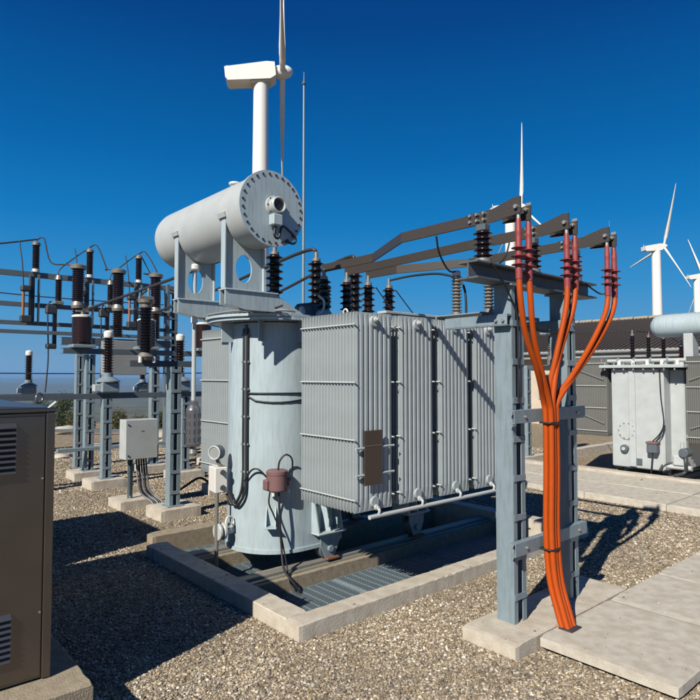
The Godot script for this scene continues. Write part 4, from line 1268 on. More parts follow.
			var tt := obj("termination", MB.new().lathe([Vector2(0, 0), Vector2(0.024, 0), Vector2(0.025, 0.06), Vector2(0.023, 0.2), Vector2(0.021, 0.3), Vector2(0.023, 0.33), Vector2(0.018, 0.41), Vector2(0.016, 0.42), Vector2(0, 0.42)], Vector3.ZERO, Basis(), 16), M.termination_red, c, Vector3(x, 2.56, z) + o)
			for y in [0.1, 0.158, 0.216]:
				obj("rain_shed", MB.new().lathe([Vector2(0.024, 0), Vector2(0.05, -0.003), Vector2(0.052, 0.0), Vector2(0.026, 0.01)], Vector3(0, y, 0), Basis(), 20), M.termination_red, tt)
			obj("cable_lug", MB.new().cyl(Vector3(0, 0.42, 0), Vector3(0, 0.49, 0), 0.014, 12).box(Vector3(0, 0.51, 0), Vector3(0.012, 0.09, 0.042), 0.003), M.bolt, tt)
	for y in [1.545, 0.62]:
		var tie := MB.new()
		var loop := []
		for q in [Vector2(4.026, -2.43), Vector2(4.026, -2.355), Vector2(4.045, -2.333), Vector2(4.15, -2.333), Vector2(4.17, -2.36), Vector2(4.17, -2.43), Vector2(4.026, -2.43)]:
			loop.append(Vector3(q.x - (0.018 if y < 1 else 0.0), y, q.y))
		tie.tube(loop, 0.008, 6)
		tag(obj("cable_tie", tie, M.black_cable), "black cable tie round the orange bundle at the %s cross rail" % ("lower" if y < 1 else "upper"), "cable tie", "ties round the orange cables")

# ---------------------------------------------------------------- steel cabinets at the left edge
func cabinet(called_label: String, x1: float, z1: float, wx: float, wz: float, h: float, y0: float) -> void:
	var t := thing("steel_cabinet", called_label, "cabinet", Vector3(x1, y0, z1))
	obj("housing", MB.new().bx(-wx, 0, 0, h, -wz, 0, 0.006), M.stainless, t)
	obj("roof_panel", MB.new().bx(-wx - 0.02, 0.015, h, h + 0.025, -wz - 0.02, 0.02, 0.006), M.stainless, t)
	obj("roof_crown", MB.new().plate(PackedVector2Array([Vector2(-wx, 0), Vector2(-0.02, 0), Vector2(-wx * 0.5, 0.05)]), -wz, 0, Vector3(0, h + 0.025, 0)), M.louvre_metal, t)
	obj("door_panel", MB.new().bx(-wx + 0.02, -0.045, 0.02, h - 0.02, 0.0, 0.012, 0.003), M.stainless, t)
	obj("corner_post", MB.new().bx(-0.04, 0.004, 0.0, h, 0.0, 0.016, 0.003), M.stainless, t)
	for q in [[-0.19, 1.12, 1.39, 9], [-0.195, 0.14, 0.39, 8]]:
		var n: int = q[3]
		for k in n:
			var y: float = (q[1] + (q[2] - q[1]) * (k + 0.5) / n)
			obj("louvre_blade", MB.new().plate(PackedVector2Array([Vector2(0.012, -0.012), Vector2(0.034, -0.014), Vector2(0.036, -0.01), Vector2(0.013, 0.013)]), q[0] - 0.5, q[0], Vector3(0, y, 0), Basis(Vector3(0, 0, 1), Vector3.UP, Vector3(1, 0, 0))), M.louvre_metal, t)
	for z in [-0.06]:
		for x in [-0.06, -0.42, -0.95]:
			obj("lifting_eye", MB.new().tube(ring_pts(Vector3(x, h + 0.075, z), Vector3(0.6, 0, 0.8), 0.026, 16), 0.007, 8, false), M.louvre_metal, t)
	obj("corner_hook", MB.new().cyl(Vector3(-0.03, h + 0.02, 0.0), Vector3(0.01, h + 0.055, 0.0), 0.007, 6), M.white_cap, t)
	for y in [0.35, 1.05]:
		obj("rivet", MB.new().cyl(Vector3(-0.055, y * h / 1.4, 0.012), Vector3(-0.055, y * h / 1.4, 0.016), 0.006, 8), M.bolt, t)

func build_cabinets() -> void:
	var p := obj("cabinet_plinth", MB.new().rough(-1.2, 1.13, -0.1, 0.25, -6.0, -3.36, 6), M.old_concrete)
	tag(p, "stained concrete plinth under the brown steel cabinet", "plinth")
	keep_out.append([-1.2, 1.13, -6.0, -3.36])
	cabinet("brown reflective steel cabinet with louvres, cut off by the left edge", 0.965, -3.6, 1.9, 2.1, 1.44, 0.255)
	var w := obj("warning_sign", MB.new().plate(PackedVector2Array([Vector2(-0.13, -0.11), Vector2(0.13, -0.11), Vector2(0, 0.12)]), 0, 0.003, Vector3(0.575, 1.37, -3.587)), M.white_cap)
	tag(w, "pale triangular sign on the brown cabinet at the left edge", "sign")
	var p2 := obj("cabinet_plinth", MB.new().rough(-1.2, 1.13, -0.1, 0.25, -8.0, -6.01, 7), M.old_concrete)
	tag(p2, "concrete plinth hidden behind the brown cabinet, under the rear cabinet", "plinth")
	keep_out.append([-1.2, 1.13, -8.0, -6.01])
	cabinet("rear steel cabinet standing behind the brown louvred one", 0.965, -6.14, 1.9, 1.61, 1.44, 0.255)

# ---------------------------------------------------------------- switchgear yard on the left
func instrument_transformer(label: String, at: Vector3) -> Node3D:
	var t := thing("voltage_transformer", label, "voltage transformer", at, "white-capped voltage transformers on the low beams")
	obj("base_tank", MB.new().bx(-0.15, 0.15, 0.02, 0.2, -0.15, 0.15, 0.02), M.galvanised, t)
	obj("skirt", MB.new().lathe([Vector2(0, 0.2), Vector2(0.2, 0.2), Vector2(0.2, 0.22), Vector2(0.13, 0.27), Vector2(0.085, 0.29), Vector2(0.085, 0.36), Vector2(0, 0.36)]), M.galvanised, t)
	insulator("porcelain", t, Vector3(0, 0.36, 0), 0.6, 0.06, 0.095, 13, M.porcelain)
	obj("white_cap", MB.new().lathe([Vector2(0, 0), Vector2(0.075, 0), Vector2(0.08, 0.03), Vector2(0.08, 0.09), Vector2(0.055, 0.12), Vector2(0, 0.13)], Vector3(0, 0.96, 0)), M.white_cap, t)
	obj("terminal_box", MB.new().bx(-0.24, -0.15, 0.04, 0.16, -0.07, 0.07, 0.008), M.pale_paint, t)
	return t

func current_transformer(label: String, at: Vector3) -> void:
	var t := thing("current_transformer", label, "current transformer", at, "barrel-shaped current transformers on the high beam")
	obj("mounting_base", MB.new().bx(-0.2, 0.2, 0.0, 0.06, -0.16, 0.16, 0.01), M.galvanised, t)
	var pr := [Vector2(0, 0.06), Vector2(0.15, 0.06), Vector2(0.17, 0.1)]
	for k in 9:
		pr.append(Vector2(0.172, 0.11 + k * 0.048))
		pr.append(Vector2(0.1705, 0.13 + k * 0.048))
	pr.append_array([Vector2(0.17, 0.56), Vector2(0, 0.56)])
	obj("barrel", MB.new().lathe(pr, Vector3.ZERO, Basis(), 28), M.porcelain, t)
	obj("top_rim", MB.new().lathe([Vector2(0, 0.56), Vector2(0.178, 0.56), Vector2(0.178, 0.59), Vector2(0.15, 0.605), Vector2(0, 0.61)], Vector3.ZERO, Basis(), 28), M.white_cap, t)
	obj("terminal", MB.new().cyl(Vector3(0, 0.6, 0), Vector3(0, 0.68, 0), 0.03, 10).bx(-0.12, 0.12, 0.66, 0.69, -0.02, 0.02), M.metal_cap, t)

func cbeam(mb: MB, a: Vector3, b: Vector3, h := 0.1, w := 0.06) -> MB:
	var d := (b - a).normalized()
	mb.bar(a, b, 0.008, h)
	var s := Vector3.UP.cross(d).normalized() * (w / 2)
	mb.bar(a + s + Vector3.UP * (h / 2 - 0.004), b + s + Vector3.UP * (h / 2 - 0.004), w, 0.008)
	mb.bar(a + s - Vector3.UP * (h / 2 - 0.004), b + s - Vector3.UP * (h / 2 - 0.004), w, 0.008)
	return mb

func build_yard() -> void:
	# nearest post with its short beam and a tall ribbed insulator
	footing(3.58, -7.68, 0.56, 0.5, 0.15, "concrete footing nearest the oil pit, under the post beside the breather")
	var s4 := thing("insulator_support", "nearest battened steel post left of the transformer with short top beam", "steel post", Vector3(3.505, 0.15, -7.65))
	lattice_post(s4, -0.03, 0.07, 0.15, 0.14, 0.0, 1.86, 0.27, M.galvanised)
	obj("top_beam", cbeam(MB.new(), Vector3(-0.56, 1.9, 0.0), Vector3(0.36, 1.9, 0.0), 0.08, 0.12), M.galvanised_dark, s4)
	var ct := thing("post_insulator", "tall dark ribbed insulator on the nearest short beam", "insulator", Vector3(3.13, 2.09, -7.6))
	obj("foot", MB.new().lathe([Vector2(0, 0.0), Vector2(0.08, 0.0), Vector2(0.11, 0.05), Vector2(0.06, 0.11), Vector2(0, 0.11)]), M.metal_cap, ct)
	for x in [-0.09, 0.09]:
		obj("bolt", MB.new().cyl(Vector3(x, -0.03, 0.06), Vector3(x, 0.05, 0.06), 0.028, 8), M.white_cap, ct)
	insulator("porcelain", ct, Vector3(0, 0.11, 0), 0.58, 0.065, 0.1, 15, M.dark_porcelain)
	obj("top_fitting", MB.new().lathe([Vector2(0, 0), Vector2(0.07, 0), Vector2(0.075, 0.04), Vector2(0.1, 0.06), Vector2(0.11, 0.1), Vector2(0, 0.1)], Vector3(0, 0.69, 0)), M.metal_cap, ct)
	obj("terminal", MB.new().bx(-0.1, 0.1, 0.79, 0.84, -0.02, 0.02).cyl(Vector3(0.03, 0.84, 0), Vector3(0.03, 0.95, 0), 0.015, 8), M.metal_cap, ct)

	# control box on its leg
	footing(3.42, -8.66, 0.55, 0.5, 0.13, "concrete footing under the pale control box")
	var cb := thing("control_box", "pale grey control box on a short steel leg with dark cables", "control box", Vector3(3.4, 0.13, -8.6))
	obj("leg", cbeam(MB.new(), Vector3(-0.06, 0.0, 0), Vector3(-0.06, 0.62, 0), 0.08, 0.05), M.galvanised, cb)
	var bx := obj("box", MB.new().bx(-0.23, 0.24, 0.58, 1.14, 0.02, 0.24, 0.008), M.pale_paint, cb)
	obj("door", MB.new().bx(-0.225, 0.235, 0.585, 1.135, 0.24, 0.256, 0.004), M.pale_paint, cb)
	for y in [0.64, 1.07]:
		obj("latch", MB.new().cyl(Vector3(-0.19, y, 0.255), Vector3(-0.19, y, 0.266), 0.012, 10), M.dark_bolt, cb)
	obj("label_tab", MB.new().bx(-0.01, 0.03, 0.97, 0.985, 0.256, 0.259, 0.0), M.galvanised, cb)
	for k in 5:
		var x := -0.02 + k * 0.035
		obj("cable", MB.new().tube(curve([Vector3(x, 0.58, 0.12), Vector3(x + 0.01, 0.35, 0.14), Vector3(x + 0.03, 0.14, 0.16), Vector3(x + 0.1, 0.03, 0.2), Vector3(x + 0.16, -0.04, 0.32), Vector3(x + 0.16, -0.14, 0.4)], 5), 0.014, 7), M.black_cable if k % 2 else M.grey_cable, cb)

	# low beam with voltage transformers
	footing(3.62, -10.45, 0.58, 0.5, 0.15, "concrete footing under the left post of the low beam")
	footing(5.05, -10.4, 0.58, 0.5, 0.15, "concrete footing under the low beam's right post, beside the far radiators")
	footing(1.9, -10.45, 0.55, 0.5, 0.15, "concrete footing under the low beam, behind the steel cabinets")
	var low := thing("transformer_stand", "low steel beam on battened posts carrying white-capped transformers", "steel frame", Vector3(0, 0.15, -10.42))
	for x in [1.85, 3.55, 4.98]:
		lattice_post(low, x, 0.06, 0.15, 0.13, 0.0, 1.34, 0.26, M.galvanised)
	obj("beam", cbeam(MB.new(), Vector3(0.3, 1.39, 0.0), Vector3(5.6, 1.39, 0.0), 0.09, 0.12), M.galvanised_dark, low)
	instrument_transformer("white-capped transformer with ribbed brown insulator between barrel and control box", Vector3(3.64, 1.58, -10.42))
	instrument_transformer("white-capped transformer on the low beam beside the breather pipe", Vector3(4.95, 1.58, -10.42))
	# the same again further back
	footing(5.2, -15.9, 0.5, 0.5, 0.12, "small footing in the far row, under the left transformer stand")
	footing(7.35, -15.9, 0.5, 0.5, 0.12, "small footing in the far row, under the right transformer stand")
	var far := thing("transformer_stand", "far steel beam beyond the switchgear carrying two white-capped transformers", "steel frame", Vector3(0, 0.12, -16.2))
	for x in [2.9, 6.9]:
		lattice_post(far, x, 0.06, 0.15, 0.13, 0.0, 1.2, 0.26, M.galvanised)
	obj("beam", cbeam(MB.new(), Vector3(1.0, 1.26, 0.0), Vector3(8.0, 1.26, 0.0), 0.1, 0.12), M.galvanised_dark, far)
	instrument_transformer("white-capped transformer far back above the brown steel cabinet", Vector3(3.75, 1.42, -16.2))
	instrument_transformer("white-capped transformer far back behind the tall ribbed insulator", Vector3(6.6, 1.42, -16.2))

	# high beam with the barrel current transformers
	footing(3.68, -11.55, 0.58, 0.52, 0.15, "concrete footing farthest left, under the high beam's post")
	footing(4.92, -11.55, 0.58, 0.52, 0.15, "concrete footing behind the control box, under the high beam's second post")
	footing(6.25, -11.55, 0.55, 0.5, 0.15, "concrete footing under the high beam, half hidden by the far radiators")
	var hi := thing("current_transformer_stand", "high steel beam on three battened posts under the barrel transformers", "steel frame", Vector3(0, 0.15, -11.5))
	for x in [3.6, 4.84, 6.15]:
		lattice_post(hi, x, 0.07, 0.16, 0.14, 0.0, 2.13, 0.27, M.galvanised)
	obj("beam", cbeam(MB.new(), Vector3(3.2, 2.19, 0.05), Vector3(6.5, 2.19, 0.05), 0.1, 0.16), M.galvanised_dark, hi)
	obj("low_tray", MB.new().bx(3.1, 6.0, 0.38, 0.44, 0.09, 0.2, 0.004), M.galvanised, hi)
	current_transformer("dark brown barrel with white rim, leftmost on the high beam", Vector3(3.52, 2.395, -11.45))
	current_transformer("dark brown barrel directly behind the tall ribbed insulator", Vector3(4.73, 2.395, -11.45))
	current_transformer("dark brown barrel with white rim below the silver cylinder", Vector3(5.95, 2.395, -11.45))

	# circuit breaker: three two-stage columns on a frame with its cabinet
	var cbk := thing("circuit_breaker", "circuit breaker of three tall brown two-stage columns with grey cabinet", "circuit breaker", Vector3(0, 0, -13.0))
	for x in [3.95, 5.55]:
		lattice_post(cbk, x - 0.07, 0.07, 0.15, 0.14, 0.0, 2.52, 0.3, M.galvanised)
	obj("frame_beam", cbeam(MB.new(), Vector3(3.6, 2.6, 0.0), Vector3(5.95, 2.6, 0.0), 0.16, 0.14), M.galvanised_dark, cbk)
	obj("drive_cabinet", MB.new().bx(4.35, 5.2, 1.9, 2.62, 0.1, 0.45, 0.01), M.eave_grey, cbk)
	for x in [3.9, 4.73, 5.57]:
		var c := insulator("support_column", cbk, Vector3(x, 2.72, 0), 0.56, 0.085, 0.115, 12, M.porcelain)
		obj("middle_fitting", MB.new().lathe([Vector2(0, 0), Vector2(0.12, 0), Vector2(0.13, 0.06), Vector2(0.1, 0.14), Vector2(0, 0.14)], Vector3(0, 0.56, 0)), M.metal_cap, c)
		var ic := insulator("interrupter_column", cbk, Vector3(x, 3.42, 0), 0.68, 0.1, 0.122, 16, M.porcelain)
		obj("top_fitting", MB.new().lathe([Vector2(0, 0), Vector2(0.15, 0), Vector2(0.16, 0.07), Vector2(0.1, 0.1), Vector2(0.04, 0.12), Vector2(0, 0.12)], Vector3(0, 0.68, 0)), M.metal_cap, ic)
		obj("terminal_arm", MB.new().bar(Vector3(0.1, 0.6, 0.0), Vector3(0.32, 0.62, 0.12), 0.03, 0.03), M.metal_cap, c)

	# gantry with its beams
	var g := thing("gantry", "steel gantry with long horizontal beams across the left yard", "gantry", Vector3(0, 0, -15.0))
	lattice_post(g, 6.7, 0.1, 0.3, 0.2, 0.0, 4.28, 0.35, M.gantry_steel, 0.08)
	lattice_post(g, 0.4, 0.1, 0.3, 0.2, 0.0, 4.28, 0.35, M.gantry_steel, 0.08)
	for q in [[4.2, 0.0, 0.12], [3.5, 0.0, 0.1], [3.08, 0.0, 0.09], [2.86, 0.3, 0.08]]:
		obj("cross_beam", cbeam(MB.new(), Vector3(-1.0, q[0], q[1]), Vector3(7.0, q[0], q[1]), q[2], 0.1), M.gantry_steel, g)
	for x in [3.42, 3.6, 4.62, 4.8, 5.83, 6.0]:
		obj("hanger", MB.new().bx(x, x + 0.045, 3.05, 4.2, 0.06, 0.1, 0.002), M.gantry_steel, g)

	# disconnectors: top insulators, lower insulators and copper links
	var dl := ["leftmost disconnector pole on the gantry, above the brown steel cabinet", "middle disconnector pole on the gantry, left of the breaker columns", "right disconnector pole on the gantry, beside the silver cylinder"]
	for k in 3:
		var x: float = [3.57, 4.76, 5.97][k]
		var d := thing("disconnector", dl[k], "disconnector", Vector3(x, 0, -15.0), "disconnector poles on the gantry")
		var i1 := insulator("upper_insulator", d, Vector3(0, 4.33, 0), 0.55, 0.065, 0.085, 13, M.dark_porcelain)
		obj("foot", MB.new().cyl(Vector3(0, -0.07, 0), Vector3(0, 0, 0), 0.085, 14), M.white_cap, i1)
		obj("top_fitting", MB.new().lathe([Vector2(0, 0), Vector2(0.09, 0), Vector2(0.09, 0.05), Vector2(0.04, 0.1), Vector2(0, 0.11)], Vector3(0, 0.55, 0)), M.metal_cap, i1)
		var i2 := insulator("lower_insulator", d, Vector3(0.47, 3.62, 0.1), 0.5, 0.06, 0.08, 12, M.dark_porcelain)
		obj("top_fitting", MB.new().lathe([Vector2(0, 0), Vector2(0.085, 0), Vector2(0.06, 0.1), Vector2(0, 0.11)], Vector3(0, 0.5, 0)), M.metal_cap, i2)
		obj("foot", MB.new().bx(-0.1, 0.1, -0.08, 0.0, -0.08, 0.08, 0.01), M.metal_cap, i2)
		obj("drive_column", MB.new().bx(-0.12, -0.04, 3.1, 4.14, 0.05, 0.13, 0.004), M.dark_porcelain, d)
		obj("lower_drive", MB.new().bx(0.34, 0.42, 2.5, 3.55, 0.12, 0.2, 0.004), M.dark_porcelain, d)
		obj("copper_link", MB.new().cyl(Vector3(-0.27, 3.2, 0.12), Vector3(-0.27, 3.82, 0.12), 0.03, 10), M.copper_tube, d)
		obj("contact_block", MB.new().bx(-0.33, -0.1, 3.08, 3.24, 0.05, 0.2, 0.02), M.dark_bolt, d)
		obj("contact_block", MB.new().bx(-0.33, -0.12, 3.78, 3.92, 0.05, 0.2, 0.03), M.dark_bolt, d)
		obj("contact_block", MB.new().bx(0.18, 0.42, 3.3, 3.5, 0.1, 0.24, 0.03), M.dark_bolt, d)
		obj("contact_block", MB.new().bx(0.2, 0.42, 2.5, 2.62, 0.1, 0.24, 0.03), M.dark_bolt, d)

	# conductors
	var w := []
	var tops := [Vector3(3.57, 5.0, -15.0), Vector3(4.76, 5.0, -15.0), Vector3(5.97, 5.0, -15.0)]
	w.append(["black conductor leaving the leftmost gantry pole towards the left edge", [Vector3(1.4, 4.75, -15.1), Vector3(2.5, 4.76, -15.05), tops[0] + Vector3(0.0, 0.02, 0)], 0.02])
	for k in 3:
		var who: String = ["leftmost", "middle", "right"][k]
		w.append(["black conductor from the %s gantry pole down to the breaker column in front" % who, [tops[k], tops[k] + Vector3(0.14, 0.05, 0.08), Vector3(tops[k].x + 0.02, 4.35, -13.9), Vector3([3.9, 4.73, 5.57][k] - 0.2, 4.2, -13.2), Vector3([3.9, 4.73, 5.57][k], 4.2, -13.0)], 0.016])
		w.append(["dark drop wire beside the %s gantry pole's copper link" % who, [tops[k] + Vector3(-0.35, -0.08, 0), Vector3(tops[k].x - 0.3, 4.4, -14.9), Vector3(tops[k].x - 0.27, 3.85, -14.88)], 0.014])
		w.append(["curved jumper between the %s gantry pole's two insulators" % who, [tops[k] + Vector3(0.47, -0.78, 0.1), tops[k] + Vector3(0.5, -0.62, 0.08), tops[k] + Vector3(0.95, -0.2, 0.0), tops[k] + Vector3(1.19, 0.0, 0.0)] if k < 2 else [tops[k] + Vector3(0.47, -0.78, 0.1), tops[k] + Vector3(0.3, -0.5, 0.05), tops[k] + Vector3(0.05, -0.02, 0)], 0.014])
		w.append(["dark lead hanging from the %s gantry pole's lower contact" % who, [Vector3(tops[k].x + 0.3, 3.6, -14.85), Vector3(tops[k].x + 0.22, 3.4, -14.8), Vector3(tops[k].x + 0.25, 2.3, -14.8), Vector3(tops[k].x + 0.2, 1.5, -14.8)], 0.016])
	w.append(["long dark conductor from the first bushing under the cylinder to the left barrel", [Vector3(3.73, 3.36, -5.52), Vector3(3.72, 3.38, -5.9), Vector3(3.62, 3.22, -8.6), Vector3(3.52, 3.08, -11.45)], 0.022])
	w.append(["long dark conductor from the second bushing to the barrel behind the ribbed insulator", [Vector3(4.32, 3.36, -5.52), Vector3(4.3, 3.38, -5.9), Vector3(4.5, 3.18, -8.6), Vector3(4.73, 3.08, -11.45)], 0.022])
	w.append(["long dark conductor from the third bushing to the barrel below the cylinder", [Vector3(4.93, 3.36, -5.52), Vector3(4.98, 3.38, -5.9), Vector3(5.5, 3.15, -8.6), Vector3(5.95, 3.08, -11.45)], 0.022])
	w.append(["dark wire from the tall ribbed insulator back to the barrel transformer", [Vector3(3.16, 3.03, -7.6), Vector3(3.7, 3.06, -9.4), Vector3(4.6, 3.06, -11.45)], 0.014])
	for k in 3:
		w.append(["dark lead from the breaker's %s column to its barrel transformer" % ["first", "second", "third"][k], [Vector3([4.2, 5.03, 5.87][k], 3.33, -12.88), Vector3([4.1, 5.0, 5.95][k], 3.3, -12.2), Vector3([3.62, 4.83, 6.03][k], 3.09, -11.45)], 0.016])
	w.append(["long thin wire across the yard at the height of the low beams", [Vector3(0.5, 1.95, -13.4), Vector3(4.0, 1.93, -13.4), Vector3(7.5, 1.95, -13.4)], 0.012])
	w.append(["upper thin wire crossing behind the gantry from the left edge", [Vector3(1.0, 3.95, -16.2), Vector3(4.0, 3.85, -16.2), Vector3(7.5, 3.9, -16.2)], 0.014])
	w.append(["lower thin wire crossing behind the gantry from the left edge", [Vector3(1.0, 3.2, -16.2), Vector3(3.2, 3.17, -16.2)], 0.025])
	for q in w:
		tag(obj("conductor", MB.new().tube(curve(q[1], 5), q[2], 7), M.conductor), q[0], "wire", "conductors of the switchgear yard")
	# small loose block and cable ends beside the far radiators
	footing(4.72, -8.75, 0.22, 0.26, 0.16, "small pale concrete block in front of the far radiators")
	tag(obj("ground_cable", MB.new().tube(curve([Vector3(4.1, 0.02, -8.9), Vector3(4.35, 0.12, -8.95), Vector3(4.6, 0.24, -8.9), Vector3(4.75, 0.1, -8.75)], 6), 0.02, 8), M.black_cable), "black cable arching over the gravel from the small pale block", "cable")

# ---------------------------------------------------------------- far things: mast, trees, fence
func tree(label: String, at: Vector3, h: float, w: float, leaf: Material, low: float, sd: int, cat := "tree") -> void:
	var r := RandomNumberGenerator.new()
	r.seed = sd
	var t := thing("tree" if cat == "tree" else "bush", label, cat, at, "trees and bushes along the yard's far edge")
	var tr := MB.new()
	var blobs := []
	for k in 14:
		var a := r.randf() * TAU
		var y := h * (low + (0.86 - low) * (k + 0.5) / 14.0)
		var rad := w * 0.5 * 0.62 * sqrt(r.randf()) * sin(PI * clampf((y / h - low + 0.12) / (1.05 - low), 0.1, 0.95))
		var c := Vector3(cos(a) * rad, y, sin(a) * rad)
		blobs.append([c, w * r.randf_range(0.17, 0.26)])
		tr.tube([Vector3(0, h * low * 0.5, 0), Vector3(c.x * 0.4, (h * low * 0.5 + y) * 0.5, c.z * 0.4), c], [0.012 * h, 0.007 * h, 0.002 * h], 6)
	tr.tube([Vector3(0, -0.3, 0), Vector3(0.02, h * low * 0.55, 0)], [0.035 * h, 0.02 * h], 8)
	obj("trunk", tr, M.bark, t)
	var cr := MB.new()
	for b in blobs:
		for i in 420:
			var d: Vector3 = Vector3(r.randfn(), r.randfn() * 0.75, r.randfn()).normalized() * pow(r.randf(), 0.4) * b[1]
			var p: Vector3 = b[0] + d
			var u := Vector3(r.randfn(), r.randfn(), r.randfn()).normalized()
			var v := u.cross(Vector3(r.randfn(), r.randfn(), r.randfn())).normalized()
			var s := r.randf_range(0.035, 0.075) * (0.6 + h * 0.12)
			cr.quad(p - u * s, p - v * s * 0.5, p + u * s, p + v * s * 0.5)
	obj("crown", cr, leaf, t)

func build_far_things() -> void:
	var p := at_px(304, 72, 40)
	var m := thing("lightning_mast", "thin tall lightning mast behind the silver cylinder", "mast", Vector3(p.x, 0, p.z))
	obj("mast", MB.new().tube([Vector3(0, 0, 0), Vector3(0, p.y * 0.6, 0), Vector3(0, p.y - 0.8, 0)], [0.12, 0.09, 0.07], 10), M.galvanised, m)
	obj("rod", MB.new().tube([Vector3(0, p.y - 0.8, 0), Vector3(0, p.y, 0)], [0.035, 0.02], 8), M.galvanised, m)
	obj("mast_head", MB.new().lathe([Vector2(0, -0.15), Vector2(0.14, -0.08), Vector2(0.16, 0.0), Vector2(0.12, 0.1), Vector2(0, 0.14)], Vector3(0, p.y - 0.8, 0)), M.galvanised_dark, m)
	p = at_px(609, 208, 60)
	var m2 := thing("lightning_mast", "very thin pale mast above the right pair of cable ends", "mast", Vector3(p.x, land_height(p.x, p.z), p.z))
	obj("mast", MB.new().tube([Vector3(0, 0, 0), Vector3(0, p.y - 3.0, 0), Vector3(0, p.y, 0)], [0.06, 0.035, 0.015], 8), M.galvanised, m2)
	# trees and bushes, placed along the far edge of the yard
	for q in [
		["dark tree behind the brown steel cabinet's corner", 61.0, 392.0, 40.0, 2.6, "leaf_dark", 0.12, 3, "tree"],
		["low dark tree farther off to the left of the dark tree", 38.0, 397.0, 52.0, 3.2, "leaf_dark", 0.1, 4, "tree"],
		["olive bush between the first battened posts", 80.0, 412.0, 30.0, 2.2, "leaf_olive", 0.15, 5, "bush"],
		["yellowish rounded bush right of the leftmost white-capped transformer", 116.0, 411.0, 31.0, 1.9, "leaf_olive", 0.12, 6, "bush"],
		["small dark conifer-like tree behind the control box", 162.0, 412.0, 30.0, 1.0, "leaf_dark", 0.1, 7, "tree"],
		["small olive bush at the foot of the high beam's second post", 140.0, 418.0, 34.0, 1.8, "leaf_olive", 0.12, 8, "bush"]]:
		var b := at_px(q[1], q[2], q[3])
		var foot := land_height(b.x, b.z)
		tree(q[0], Vector3(b.x, foot, b.z), b.y - foot, q[4], M[q[5]], q[6], q[7], q[8])
	# a low rail along the edge of the plateau
	var rail := thing("guard_rail", "low dark guard rail along the far edge of the yard", "rail")
	var a := at_px(-20, 430, 19)
	var e := at_px(240, 430, 19)
	a.y = 0.14
	e.y = 0.14
	obj("rail", MB.new().bar(a, e, 0.05, 0.1), M.galvanised_dark, rail)
	for k in 9:
		var c := a.lerp(e, k / 8.0)
		obj("post", MB.new().bx(c.x - 0.04, c.x + 0.04, -0.2, 0.13, c.z - 0.04, c.z + 0.04), M.galvanised_dark, rail)
	var n := 0
	for q in [[66.0, 432.0, 0.5, "pale boulder beside the far rail, left of the first post"], [160.0, 436.0, 0.42, "pale boulder right of the control box near the far rail"], [168.0, 444.0, 0.35, "small pale rock on the dry ground behind the nearest post"], [62.0, 457.0, 0.22, "small pale stone by the footing farthest left"]]:
		var d: float = 1.9 * 597.0 / (q[1] - 375.0)
		var c := at_px(q[0], q[1], d)
		var r := RandomNumberGenerator.new()
		r.seed = 90 + n
		var s: float = q[2]
		var mb := MB.new().lathe([Vector2(0, -0.1 * s), Vector2(0.8 * s, -0.05 * s), Vector2(0.95 * s, 0.15 * s), Vector2(0.7 * s, 0.4 * s), Vector2(0.3 * s, 0.5 * s), Vector2(0, 0.5 * s)], Vector3.ZERO, Basis.from_scale(Vector3(1.3, 0.8, 0.9)), 9)
		for i in mb.v.size():
			mb.v[i] += Vector3(sin(mb.v[i].y * 23 + mb.v[i].z * 9), sin(mb.v[i].x * 17), cos(mb.v[i].x * 13 + 1)) * 0.07 * s
		tag(obj("boulder", mb, M.concrete, self, Vector3(c.x, 0, c.z), Basis(Vector3.UP, n * 1.1)), q[3], "rock", "pale rocks at the yard's far edge")
		n += 1

# ---------------------------------------------------------------- loose gravel
func pebble_mesh(sd: int) -> ArrayMesh:
	var r := RandomNumberGenerator.new()
	r.seed = sd
	var g := 1.618
	var vs := [Vector3(-1, g, 0), Vector3(1, g, 0), Vector3(-1, -g, 0), Vector3(1, -g, 0), Vector3(0, -1, g), Vector3(0, 1, g), Vector3(0, -1, -g), Vector3(0, 1, -g), Vector3(g, 0, -1), Vector3(g, 0, 1), Vector3(-g, 0, -1), Vector3(-g, 0, 1)]
	for i in 12:
		vs[i] = vs[i].normalized() * r.randf_range(0.78, 1.12)
	var mb := MB.new()
	for f in [[0, 11, 5], [0, 5, 1], [0, 1, 7], [0, 7, 10], [0, 10, 11], [1, 5, 9], [5, 11, 4], [11, 10, 2], [10, 7, 6], [7, 1, 8], [3, 9, 4], [3, 4, 2], [3, 2, 6], [3, 6, 8], [3, 8, 9], [4, 9, 5], [2, 4, 11], [6, 2, 10], [8, 6, 7], [9, 8, 1]]:
		mb.tri(vs[f[0]], vs[f[1]], vs[f[2]])
	return mb.mesh()

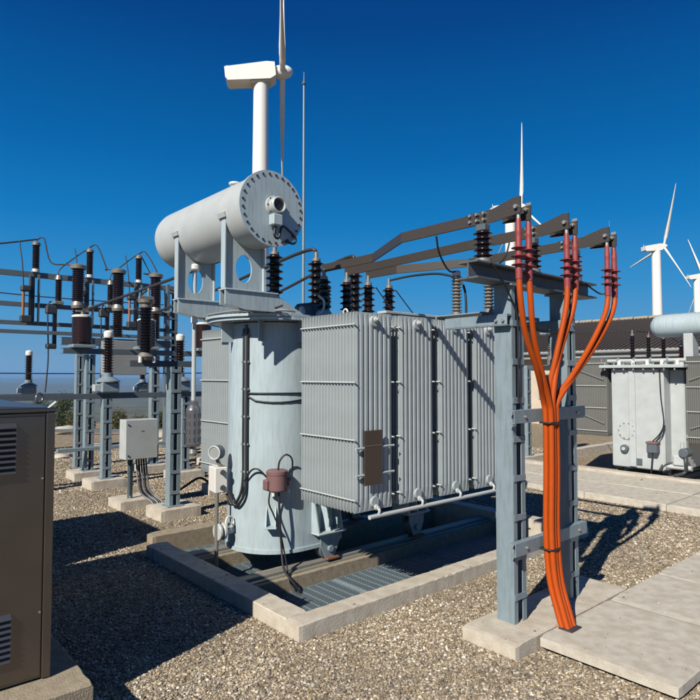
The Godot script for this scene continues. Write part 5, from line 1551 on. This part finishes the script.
func build_gravel() -> void:
	var palette := [Color(0.34, 0.28, 0.2), Color(0.28, 0.22, 0.15), Color(0.2, 0.155, 0.105), Color(0.42, 0.36, 0.28), Color(0.16, 0.135, 0.11), Color(0.5, 0.46, 0.39), Color(0.31, 0.235, 0.145), Color(0.25, 0.21, 0.165), Color(0.1, 0.085, 0.07), Color(0.36, 0.31, 0.25)]
	var r := RandomNumberGenerator.new()
	r.seed = 77
	var patch := FastNoiseLite.new()
	patch.seed = 5
	patch.frequency = 0.7
	patch.fractal_octaves = 3
	var right := Vector3(0.7512, 0, 0.6601)
	for s in 3:
		var xf := []
		var cols := []
		var x := 0
		while xf.size() < 140000:
			x += 1
			if x > 900000:
				break
			# more stones where they show larger
			var d := 2.2 + 13.5 * pow(r.randf(), 1.35)
			var lat := r.randf_range(-1.1, 1.1) * d + r.randf_range(-1.0, 1.0)
			var p := FWD * d + right * lat
			var bad := false
			for k in keep_out:
				if p.x > k[0] - 0.004 and p.x < k[1] + 0.004 and p.z > k[2] - 0.004 and p.z < k[3] + 0.004:
					bad = true
					break
			var lift := 0.0
			if bad:
				if r.randf() > 0.004 or p.x < 2.0:
					continue
				for k in [[2.58, 2.79, -6.0, -3.5, 0.12], [2.8, 6.6, -3.66, -3.48, 0.12], [3.5, 5.16, -2.76, -2.31, 0.1], [3.8, 9.0, -2.29, -1.42, 0.1], [8.9, 10.8, -9.0, 0.0, 0.1]]:
					if p.x > k[0] and p.x < k[1] and p.z > k[2] and p.z < k[3]:
						lift = k[4]
				if lift == 0.0:
					continue
			var size: float = 0.0046 + 0.0088 * pow(r.randf(), 2.6)
			if d > 6.0:
				size *= 1.2 if d < 10.0 else 1.5
			var bs := Basis(Vector3(r.randfn(), r.randfn(), r.randfn()).normalized(), r.randf() * TAU)
			bs = Basis.from_scale(Vector3(1, 0.72, 1)) * bs * Basis.from_scale(Vector3(size * r.randf_range(0.9, 1.5), size * r.randf_range(0.6, 0.9), size))
			xf.append(Transform3D(bs, Vector3(p.x, lift + size * (r.randf_range(-0.05, 0.5) if lift == 0.0 else 0.45), p.z)))
			var c: Color = palette[r.randi() % palette.size()]
			var f := r.randf_range(0.6, 1.3)
			f *= 1.0 + 0.35 * patch.get_noise_2d(p.x, p.z)
			cols.append(Color(c.r * f * 0.94, c.g * f * 0.96, c.b * f * 0.98))
		var mm := MultiMesh.new()
		mm.transform_format = MultiMesh.TRANSFORM_3D
		mm.use_colors = true
		mm.mesh = pebble_mesh(200 + s)
		mm.instance_count = xf.size()
		for i in xf.size():
			mm.set_instance_transform(i, xf[i])
			mm.set_instance_color(i, cols[i])
		var o := MultiMeshInstance3D.new()
		o.multimesh = mm
		o.material_override = M.pebble
		put(o, "gravel_stones")
		tag(o, "loose tan and grey gravel stones covering the yard", "gravel", "", "stuff")
